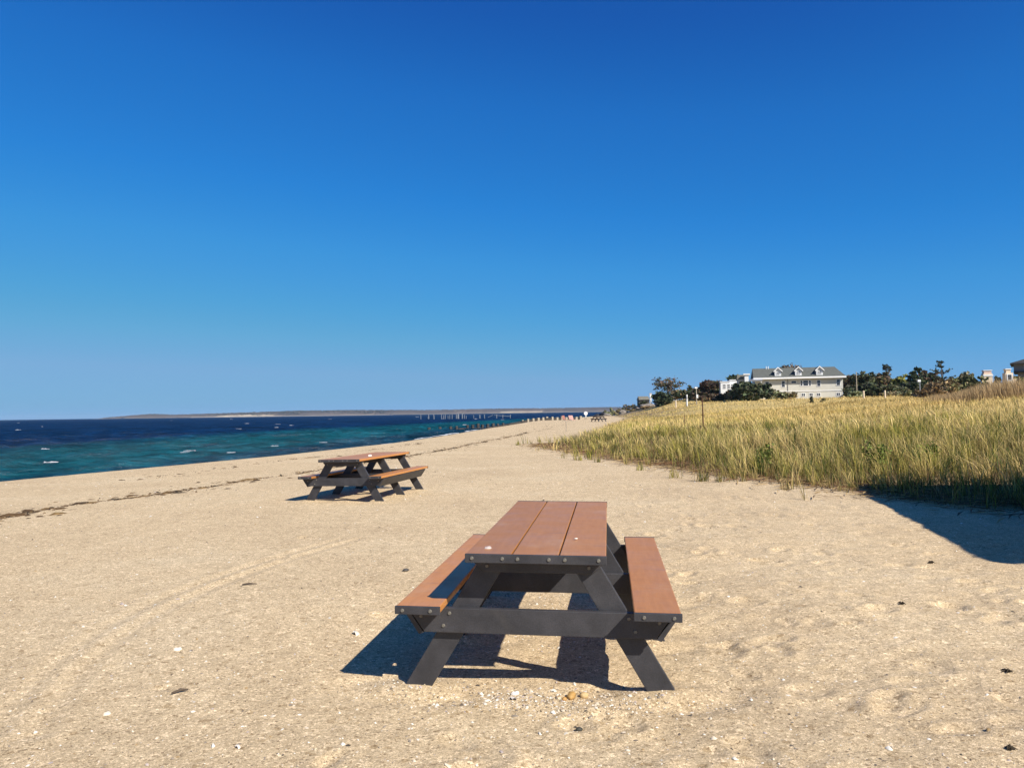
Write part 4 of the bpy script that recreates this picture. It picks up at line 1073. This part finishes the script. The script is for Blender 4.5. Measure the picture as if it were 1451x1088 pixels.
def main_house():
    D = 160.0
    xc, _ = XZ(1130, 540, D)
    def lx(px, py=540): return (XZ(px, py, D)[0] - xc) * .943
    Z = lambda py, px=1130: XZ(px, py, D)[1]
    g = gz(xc, D)
    t = empty("cream_house", (xc, D, 0), -.245, "long cream sided house with grey green roof and three white dormers above the dune", "house")
    xl, xr = lx(1069), lx(1193.4); ze, zr, zb = Z(534.5), Z(519.3), Z(554); yd = 9.0
    MB().box(xl, xr, 0, yd, zb, ze).build("wall", M['siding'], t)
    MB().box(xl + .03, xr - .06, .05, yd - .05, g - 1.2, zb).build("basement_wall", M['siding'], t)
    MB().box(xl - .02, xr + .02, -.05, yd + .02, zb - .10, zb + .06).build("belt_board", M['trim'], t)
    el, er, rl, rr = xl - .35, lx(1197.3), xl - .2, lx(1187.3)
    rf = MB()
    yf, yb, ym = -.75, yd + .75, yd / 2
    rf.add([(el, yf, ze), (er, yf, ze), (er, yb, ze), (el, yb, ze), (rl, ym, zr), (rr, ym, zr), (el, yf, ze - .1), (er, yf, ze - .1), (er, yb, ze - .1), (el, yb, ze - .1)],
           [(0, 1, 5, 4), (1, 2, 5), (2, 3, 4, 5), (0, 4, 3), (6, 9, 8, 7), (0, 6, 7, 1), (1, 7, 8, 2), (2, 8, 9, 3), (3, 9, 6, 0)])
    roof = rf.build("roof", M['roof'], t)
    MB().box(el, er, yf - .12, yf - .003, ze - .30, ze + .03).build("gutter", M['trim'], t)
    MB().box(el - .06, el - .003, yf, yb, ze - .25, ze + .02).build("fascia", M['trim'], t)
    for k, px in enumerate((1062.5, 1065)):
        pass
    for px in (1087.5, 1090.5):
        x = lx(px, 520); MB().tube([(x, ym - .3, zr - .5), (x, ym - .3, zr + .42)], [.10, .10], 8).build("vent_pipe", M['white'], roof)
    slope = (zr - ze) / (ym - yf)
    for px in (1102.2, 1131.4, 1161.2):
        x = lx(px, 527); zb_ = Z(532.0); yfr = yf + (zb_ - ze) / slope; zt, zp = Z(525.2), Z(521.2)
        d = MB()
        yk = yf + (zt - ze) / slope + .2
        d.add([(x - .64, yfr, zb_ - .1), (x + .64, yfr, zb_ - .1), (x + .64, yfr, zt), (x, yfr, zp), (x - .64, yfr, zt), (x - .64, yk, zb_ - .1), (x + .64, yk, zb_ - .1), (x + .64, yk, zt), (x, yk, zp), (x - .64, yk, zt)],
              [(0, 1, 2, 3, 4), (5, 9, 8, 7, 6), (1, 6, 7, 2), (0, 4, 9, 5)])
        dm = d.build("dormer", M['white'], t)
        for s in (-1, 1):
            e0, e1 = (x + s * .90, zt - .16), (x, zp + .10)
            y0, y1 = yfr - .28, yf + (zp - ze) / slope + .3
            MB().add([(e0[0], y0, e0[1]), (e1[0], y0, e1[1]), (e1[0], y1, e1[1]), (e0[0], y1, e0[1]), (e0[0], y0, e0[1] + .16), (e1[0], y0, e1[1] + .16), (e1[0], y1, e1[1] + .16), (e0[0], y1, e0[1] + .16)],
                     [(0, 1, 2, 3), (4, 7, 6, 5), (0, 4, 5, 1), (1, 5, 6, 2), (2, 6, 7, 3), (3, 7, 4, 0)]).build("dormer_roof", M['roof'], dm)
            MB().add([(e0[0], y0 - .05, e0[1] - .05), (e1[0], y0 - .05, e1[1] - .05), (e1[0], y0 - .003, e1[1] - .05), (e0[0], y0 - .003, e0[1] - .05), (e0[0], y0 - .05, e0[1] + .2), (e1[0], y0 - .05, e1[1] + .2), (e1[0], y0 - .003, e1[1] + .2), (e0[0], y0 - .003, e0[1] + .2)],
                     [(0, 1, 2, 3), (4, 7, 6, 5), (0, 4, 5, 1), (1, 5, 6, 2), (2, 6, 7, 3), (3, 7, 4, 0)]).build("dormer_trim", M['trim'], dm)
        window(dm, x, Z(530), Z(526.6), .52, yfr, 2, 2, "dormer_window")
    for px, a, b, w, c, r_ in ((1086.5, 540, 546, .7, 1, 2), (1109.7, 539.6, 548, .62, 1, 2), (1124.7, 539.8, 542.8, .95, 1, 1), (1135.6, 539.5, 546.6, .36, 1, 2), (1141.5, 539.5, 546.6, .95, 1, 2),
                               (1147.4, 539.5, 546.6, .36, 1, 2), (1159.8, 539.5, 547.8, .62, 1, 2), (1187, 539.0, 547.2, .66, 1, 2)):
        window(t, lx(px), Z(b), Z(a), w, 0, c, r_)
    for px in (1138.5, 1149.3, 1159.8, 1187.2):
        window(t, lx(px, 559), Z(561.4), Z(557.6), .62, .05, 2, 1, "basement_window")
    x = lx(1116); MB().tube([(x, -.06, zb), (x, -.06, ze - .3)], [.05, .05], 6).build("downspout", M['greywall'], t)
    # porch on the left end, half behind the big cedar
    MB().add([(lx(1060), -2.2, ze - .55), (lx(1079), -2.2, ze - .55), (lx(1079), -.8, ze - .28), (lx(1060), -.8, ze - .28), (lx(1060), -2.2, ze - .7), (lx(1079), -2.2, ze - .7), (lx(1079), -.8, ze - .43), (lx(1060), -.8, ze - .43)],
             [(0, 1, 2, 3), (4, 7, 6, 5), (0, 4, 5, 1), (1, 5, 6, 2), (2, 6, 7, 3), (3, 7, 4, 0)]).build("porch_roof", M['greywall'], t)
    for px in (1062, 1077): x = lx(px); MB().box(x - .08, x + .08, -2.1, -1.94, g - .5, ze - .68).build("porch_post", M['white'], t)
main_house()

def white_house():
    D = 182.0
    x0, zt = XZ(1021, 540.5, D); x1, zb = XZ(1047, 552, D)
    t = empty("white_house", (x0, D, 0), -.2, "bright white house half hidden by trees left of the cream house", "house")
    g = gz(x0, D); w = x1 - x0
    MB().box(0, w * .5, 0, 5, g - .5, zt - .15).build("wall", M['white'], t)
    MB().box(w * .5, w, .8, 6, g - .5, zt + .25).build("wall", M['white'], t)
    MB().box(-.15, w * .5, -.15, 5.1, zt - .15, zt + .02).build("roof", M['trim'], t)
    MB().box(w * .5 + .01, w + .1, .65, 6.1, zt + .25, zt + .42).build("roof", M['trim'], t)
    for fx_, a in ((.2, .9), (.42, .7), (.62, 1.0), (.85, .85)):
        window(t, w * fx_, zt - 1.7, zt - .7, .5, 0 if fx_ < .5 else .8, 2, 2)
    D2 = 157.0
    xa, za = XZ(1044.5, 531, D2); xb, zm = XZ(1058.5, 537.2, D2)
    t2 = empty("cottage", (xa, D2, 0), -.25, "small cream cottage with flat fronted brown grey roof between the two houses", "house")
    g = gz(xa, D2); w = xb - xa
    MB().box(.1, w - .1, .2, 5, g - .5, zm).build("wall", M['siding'], t2)
    MB().add([(-.1, 0, zm), (w + .1, 0, zm), (w + .1, 5.2, zm), (-.1, 5.2, zm), (.05, .45, za), (w - .05, .45, za), (w - .05, 4.8, za), (.05, 4.8, za)],
             [(3, 2, 1, 0), (4, 5, 6, 7), (0, 1, 5, 4), (1, 2, 6, 5), (2, 3, 7, 6), (3, 0, 4, 7)]).build("roof", M['roof2'], t2)
    xa2, zt2 = XZ(1060, 529.5, 154); xb2, zb2 = XZ(1065.5, 537, 154)
    d = MB().box(xa2 - xa, xb2 - xa, -3, -.2, g - .5, zt2 - .25).build("side_bay", M['white'], t2)
    MB().box(xa2 - xa - .25, xb2 - xa + .25, -3.2, 0, zt2 - .25, zt2).build("bay_roof", M['trim'], d)
white_house()

def right_houses():
    D = 112.0
    xa, ze = XZ(1431, 514.6, D); _, zbm = XZ(1440, 526, D); xw, _ = XZ(1436, 520, D)
    t = empty("grey_house", (xa, D, 0), -.60, "slate grey house with dark overhanging roof cut by the right picture edge", "house")
    g = gz(xa, D)
    MB().box((xw - xa) * .85, 13, .8, 9, zbm, ze - .05).build("wall", M['greywall'], t)
    MB().box(xw - xa + .4, 12.6, 1.5, 8.6, g - .5, zbm - .2).build("lower_wall", M['greywall'], t)
    MB().box(xw - xa - .1, 13.1, .5, 9.2, zbm - .2, zbm).build("floor_band", M['darkroof'], t)
    MB().add([(0, 0, ze), (13.6, 0, ze), (13.6, 9.8, ze), (0, 9.8, ze), (5, 4.9, ze + 1.75), (8.6, 4.9, ze + 1.75), (0, 0, ze - .18), (13.6, 0, ze - .18), (13.6, 9.8, ze - .18), (0, 9.8, ze - .18)],
             [(0, 1, 5, 4), (1, 2, 5), (2, 3, 4, 5), (3, 0, 4), (6, 9, 8, 7), (0, 6, 7, 1), (1, 7, 8, 2), (2, 8, 9, 3), (3, 9, 6, 0)]).build("roof", M['darkroof'], t)
    for k in range(3): window(t, 2.5 + 3.6 * k, zbm + .25, ze - .35, 1.4, .8, 2, 1)
    D = 98.0
    xa, zt = XZ(1424.5, 522.3, D); xb, zb = XZ(1440, 538, D)
    t = empty("stucco_annex", (xa, D, 0), -.25, "stepped cream stucco block beside the grey house at the right edge", "building")
    g = gz(xa, D); w = (xb - xa) * .9
    MB().box(0, w * .72, 0, 1.1, g - .5, zt - .55).build("wall", M['stucco'], t)
    MB().box(.15, w * .55, .2, 1.0, zt - .55, zt - .12).build("upper_wall", M['stucco'], t)
    MB().box(.05, w * .60, .1, 1.05, zt - .12, zt).build("coping", M['trim'], t)
    MB().box(w * .72 + .003, w * 1.1, .3, 1.1, g - .5, zt - 1.35).build("side_wall", M['stucco'], t)
    window(t, w * .36, zt - 1.5, zt - .8, .45, 0, 1, 1)
    D = 124.0
    xa, zt = XZ(1393.5, 524.8, D); xb, zb = XZ(1406.5, 538, D)
    t = empty("stucco_tower", (xa, D, 0), -.22, "small cream pink stucco tower peeking over the reeds right of the olive bush", "building")
    g = gz(xa, D); w = (xb - xa) * .9
    MB().box(0, w, 0, 1.0, g - .5, zt - .5).build("wall", M['stucco'], t)
    MB().box(-.08, w + .08, -.08, 1.08, zt - .95, zt - .72).build("band", M['trim'], t)
    MB().box(.1, w - .1, .1, .9, zt - .5, zt - .08).build("upper_wall", simple('pale_pink_stucco', (.6, .43, .36), .8), t)
    MB().box(.0, w, 0, 1.0, zt - .08, zt + .04).build("coping", M['trim'], t)
right_houses()

# shed on the bluff
def shed():
    D = 226.0
    xa, zt = XZ(905.5, 561.3, D); xb, ze = XZ(921, 566.3, D)
    g = gz(xa, D); w = xb - xa
    t = empty("bluff_shed", (xa, D, 0), 0, "low dark shed with grey roof on the bluff left of the cedar", "shed")
    MB().box(.15, w - .15, .3, 4.5, min(g, ze - 2) - .5, ze).build("wall", M['darkwood'], t)
    MB().add([(0, 0, ze), (w, 0, ze), (w, 4.8, ze), (0, 4.8, ze), (.1, 2.4, zt), (w - .1, 2.4, zt)], [(3, 2, 1, 0), (0, 1, 5, 4), (1, 2, 5), (2, 3, 4, 5), (3, 0, 4)]).build("roof", M['roof2'], t)
    x, z = XZ(922, 558, 222); x2, z2 = XZ(922, 568, 222)
    c = empty("white_chimney", (x, 222, z2 - 1), 0, "small white chimney stack just right of the shed", "chimney")
    MB().box(-.28, .28, 0, .5, 0, z - z2 + 1).build("stack", M['white'], c)
    MB().box(-.36, .36, -.08, .58, z - z2 + 1.002, z - z2 + 1.16).build("cap", M['stucco'], c)
shed()

# ------------------------------------------------------------------ posts and poles
def post(name, label, cat, px, top, bot, D, r0, r1, mat, group=None, lean=0.0, extra=None, base=None):
    x, zt = XZ(px, top, D); xb, zb = XZ(px, bot, D)
    g = min(zb, gz(x, D)) - .3
    t = empty(name, (x, D, g), 0, label, cat, group)
    h = zt - g
    MB().tube([(0, 0, 0), (lean * .5, 0, h * .5), (lean, 0, h)], [r0, (r0 + r1) / 2, r1], 8).build("shaft", M[mat], t)
    if extra: extra(t, h, lean)
    return t
def knob(t, h, lean): MB().box(-.16, -.05, -.05, .06, .30, .62).build("bracket", M['rust'], t)
post("rusty_post", "tall rust brown post standing alone in the grass left of the big cedar", "post", 995.8, 563, 597, 40, .055, .022, 'rust', lean=-.03, extra=knob)
def lampbox(t, h, lean):
    MB().box(-.32, .22, -.12, .12, h - .05, h + .22).build("head", M['white'], t)
    MB().box(-.05, .30, -.2, -.08, h * .48, h * .66).build("meter_box", M['white'], t)
post("utility_post", "pale pole with a white head and small box beside the dark shrub", "pole", 986.6, 550, 572, 150, .12, .10, 'weather', extra=lampbox)
post("marker_post", "thick white marker post before the dark shrub on the left bluff", "post", 973.2, 559, 569, 152, .15, .15, 'white')
post("short_post", "short cream post at the right foot of the broad black green cedar", "post", 957.5, 567, 573, 158, .14, .14, 'stucco')
post("stake", "thin dark stake in the golden grass left of the rusty post", "stake", 969.6, 587, 595, 44, .02, .016, 'rust')
post("stake", "thin pale stake at the far left tip of the grass, before the beach chair", "stake", 802.3, 597, 616, 58, .035, .03, 'weather')
def cross(t, h, lean): MB().box(-.5, .5, -.06, .06, h - .5, h - .38).build("crossarm", M['weather'], t)
post("utility_pole", "slim brown utility pole before the round topped dark tree", "pole", 1213.2, 527, 554, 146, .11, .08, 'weather')
def birdbox(t, h, lean):
    MB().box(-.34, .10, -.16, .16, h - .35, h).build("box", M['white'], t)
post("pale_post", "pale post topped by a small white box before the narrow cedar", "post", 1303, 538, 554, 122, .10, .09, 'palewood', extra=birdbox)
post("short_post", "short white post in the grass near the right corner of the house", "post", 1223.6, 553.5, 560, 118, .13, .13, 'stucco')
post("short_post", "short white post in the grass below the rusty topped tree", "post", 1253.8, 553, 560, 118, .13, .13, 'stucco')

# white disc sign on the beach
def disc_sign():
    D = 146.0
    x, zt = XZ(830, 585.6, D); g = gz(x, D)
    t = empty("disc_sign", (x, D, g - .3), 0, "white disc on a white post at the far end of the beach", "sign")
    h = zt - g + .3
    MB().tube([(0, 0, 0), (0, 0, h - .25)], [.11, .10], 8).build("post", M['white'], t)
    n = 20; R = .36
    v = [(R * math.cos(2 * PI * k / n), y, h + R * math.sin(2 * PI * k / n)) for y in (-.16, -.10) for k in range(n)]
    MB().add(v, [list(range(n)), list(range(2 * n - 1, n - 1, -1))] + [(k, (k + 1) % n, (k + 1) % n + n, k + n) for k in range(n)]).build("disc", M['white'], t)
    MB().box(-.22, .22, -.3, .2, .05, .75).build("base_block", M['weather'], t)
disc_sign()

def beach_chair(px, py, D, mat, label, sc_=1.0):
    x, z = XZ(px, py, D)
    t = empty("beach_chair", (x, D, gz(x, D)), .5, label, "chair", "beach chairs far along the shore")
    MB().box(-.34 * sc_, .34 * sc_, -.35, .3, .24, .30).build("seat", M[mat], t)
    MB().add([(-.34 * sc_, .28, .26), (.34 * sc_, .28, .26), (.34 * sc_, .62, .95), (-.34 * sc_, .62, .95), (-.34 * sc_, .33, .24), (.34 * sc_, .33, .24), (.34 * sc_, .67, .93), (-.34 * sc_, .67, .93)],
             [(0, 1, 2, 3), (4, 7, 6, 5), (0, 4, 5, 1), (1, 5, 6, 2), (2, 6, 7, 3), (3, 7, 4, 0)]).build("backrest", M[mat], t)
    for s in (-1, 1):
        MB().tube([(s * .36 * sc_, -.35, 0), (s * .36 * sc_, -.2, .42), (s * .36 * sc_, .5, .45)], [.018, .018, .018], 5).build("armrest", M['palewood'], t)
        MB().tube([(s * .33 * sc_, .35, .25), (s * .33 * sc_, .5, 0)], [.018, .018], 5).build("leg", M['palewood'], t)
beach_chair(811.5, 601, 118, 'pink', "pink beach chair on the sand before the last groin posts", 1.15)
beach_chair(801, 600.5, 120, 'red', "small red beach chair left of the pink one", .7)

# ------------------------------------------------------------------ groin and old pier
def groin():
    t = empty("timber_groin", (-13.5, 132, SEA), 0, "old timber groin of short posts running from the beach into the sea", "groin")
    A, B = Vector((-14.5, 131.0)), Vector((13.0, 145.5))
    d = B - A; L = d.length; u = d / L; ang = math.atan2(d.y, d.x)
    r = random.Random(77)
    n = 31
    for k in range(n):
        f = k / (n - 1)
        if k in (1, 3, 6): continue
        p = A + d * f + Vector((r.gauss(0, .05), r.gauss(0, .05)))
        g = gz(p.x, p.y); wet_ = g < -.55
        top = max(SEA + .35 + .5 * min(1, f * 3), g + r.uniform(.5, .75)) if not wet_ else SEA + .30 + r.uniform(0, .25) + .35 * min(1, f * 3)
        b = min(g, SEA) - .5
        w = .22 * r.uniform(.85, 1.15)
        m = MB(); x, y = p.x - t.location.x, p.y - t.location.y
        c, s = math.cos(ang), math.sin(ang)
        pts = [(-w, -w), (w, -w), (w, w), (-w, w)]
        lean = r.gauss(0, .06)
        vs = [(x + a * c - b_ * s, y + a * s + b_ * c, b - SEA) for a, b_ in pts] + [(x + lean + (a * c - b_ * s) * .88, y + (a * s + b_ * c) * .88, top - SEA) for a, b_ in pts]
        m.add(vs, [(3, 2, 1, 0), (4, 5, 6, 7), (0, 1, 5, 4), (1, 2, 6, 5), (2, 3, 7, 6), (3, 0, 4, 7)])
        m.build("post", M['darkwood'] if wet_ else M['weather'], t, .02)
    for k in range(10):      # planks between the posts on the beach side
        f0, f1 = .18 + .082 * k, .18 + .082 * (k + 1) - .004
        p, q = A + d * f0, A + d * f1
        nrm = Vector((-u.y, u.x)) * .2
        zt = [max(SEA + .12, gz(v.x, v.y) + .48 + r.uniform(-.06, .06)) - SEA for v in (p, q)]
        o = t.location
        vs = []
        for v, z in ((p, zt[0]), (q, zt[1])):
            for off_ in (nrm * -.4, nrm * .1):
                w = v + off_; vs += [(w.x - o.x, w.y - o.y, z - 1.0), (w.x - o.x, w.y - o.y, z)]
        MB().add(vs, [(0, 1, 3, 2), (4, 6, 7, 5), (0, 4, 5, 1), (2, 3, 7, 6), (1, 5, 7, 3), (0, 2, 6, 4)]).build("plank", M['darkwood'], t)
groin()

def pier():
    D = 395.0; r = random.Random(9)
    s = lambda q: 580 + q / 9.07
    lab = "pale weathered piling of the old pier standing out in the open water"
    spots = [(150, 1, .14), (232, 1.05, .2), (338, 1.05, .2), (428, 1, .14), (440, .8, .16), (466, 1, .14), (492, .7, .12), (530, .8, .13), (557, .9, .14), (590, .9, .15), (612, .85, .14), (628, 1, .2), (641, 1, .16),
             (672, 1.1, .28), (684, .9, .2), (715, .8, .14), (735, .6, .14), (820, .7, .13), (895, .8, .14), (910, .7, .12), (975, .8, .15), (1125, .8, .16), (1200, .75, .15), (1296, .7, .16)]
    for q, f, rad in spots:
        x, zt = XZ(s(q), 586.2 - (s(q) - 650) * .012, D)
        h = (zt - SEA) * f
        dy = r.uniform(-8, 8); ln = r.gauss(0, .10)
        o = MB().tube([(0, 0, -1), (ln * .4, 0, h * .5), (ln, 0, h)], [rad * 1.1, rad, rad * .9], 7).build("pier_piling", M['palewood'])
        o.location = (x, D + dy, SEA)
        tag(o, lab, "piling", "pilings of the ruined pier")
    for i, (q0, q1, z0, z1, lb) in enumerate(((1010, 1075, .5, 1.7, "tilted pale rail left of the last pier pilings"), (1090, 1300, 1.6, .9, "long sagging pale rail joining the last pier pilings"))):
        x0, _ = XZ(s(q0), 590, D); x1, _ = XZ(s(q1), 590, D)
        o = MB().tube([(x0, D, SEA + z0), ((x0 + x1) / 2, D, SEA + (z0 + z1) / 2 - .1), (x1, D, SEA + z1)], [.09, .09, .09], 6).build("pier_rail", M['palewood'])
        tag(o, lb, "rail")
pier()

# ------------------------------------------------------------------ beach pavilion just outside the right edge; its roof throws the big shadow
def pavilion():
    z = 3.2
    A = Vector((6.40 + .826 * z, 14.6 - .918 * z, 0)); B = Vector((4.62 + .826 * z, 7.45 - .918 * z, 0))
    d = (A - B); Lw = d.length; rz = math.atan2(d.y, d.x) - PI / 2
    t = empty("beach_pavilion", (B.x, B.y, gz(B.x + 3, B.y)), rz, "shingled beach pavilion with low hip roof beside the sand, right of the grass", "pavilion")
    zz = z - t.location.z; W = 8.0
    MB().box(.5, W - .5, .5, Lw - .5, -.6, zz - .12).build("wall", M['shingle_wall'], t)
    MB().add([(0, 0, zz), (W, 0, zz), (W, Lw, zz), (0, Lw, zz), (W / 2, 3.2, zz + 1.1), (W / 2, Lw - 3.2, zz + 1.1), (0, 0, zz - .12), (W, 0, zz - .12), (W, Lw, zz - .12), (0, Lw, zz - .12)],
             [(0, 1, 4), (1, 2, 5, 4), (2, 3, 5), (3, 0, 4, 5), (6, 9, 8, 7), (0, 6, 7, 1), (1, 7, 8, 2), (2, 8, 9, 3), (3, 9, 6, 0)]).build("roof", M['roof2'], t)
    MB().box(.43, .497, 2.8, 3.8, -.1, 2.05).build("door", M['white'], t)
pavilion()

# ------------------------------------------------------------------ air: a thin even haze over the bay and the whole scene
def haze():
    m = bpy.data.materials.new("haze"); m.use_nodes = True
    n, l = m.node_tree.nodes, m.node_tree.links
    n.remove(n['Principled BSDF'])
    v = n.new('ShaderNodeVolumePrincipled')
    v.inputs['Color'].default_value = (.50, .72, .95, 1); v.inputs['Density'].default_value = 5e-5; v.inputs['Anisotropy'].default_value = 0.0
    l.new(v.outputs[0], n['Material Output'].inputs['Volume'])
    o = MB().box(-10500, 5200, -2500, 11500, -6.5, 48).build("haze", m)
    tag(o, "thin pale haze over the bay", kind='stuff')
haze()
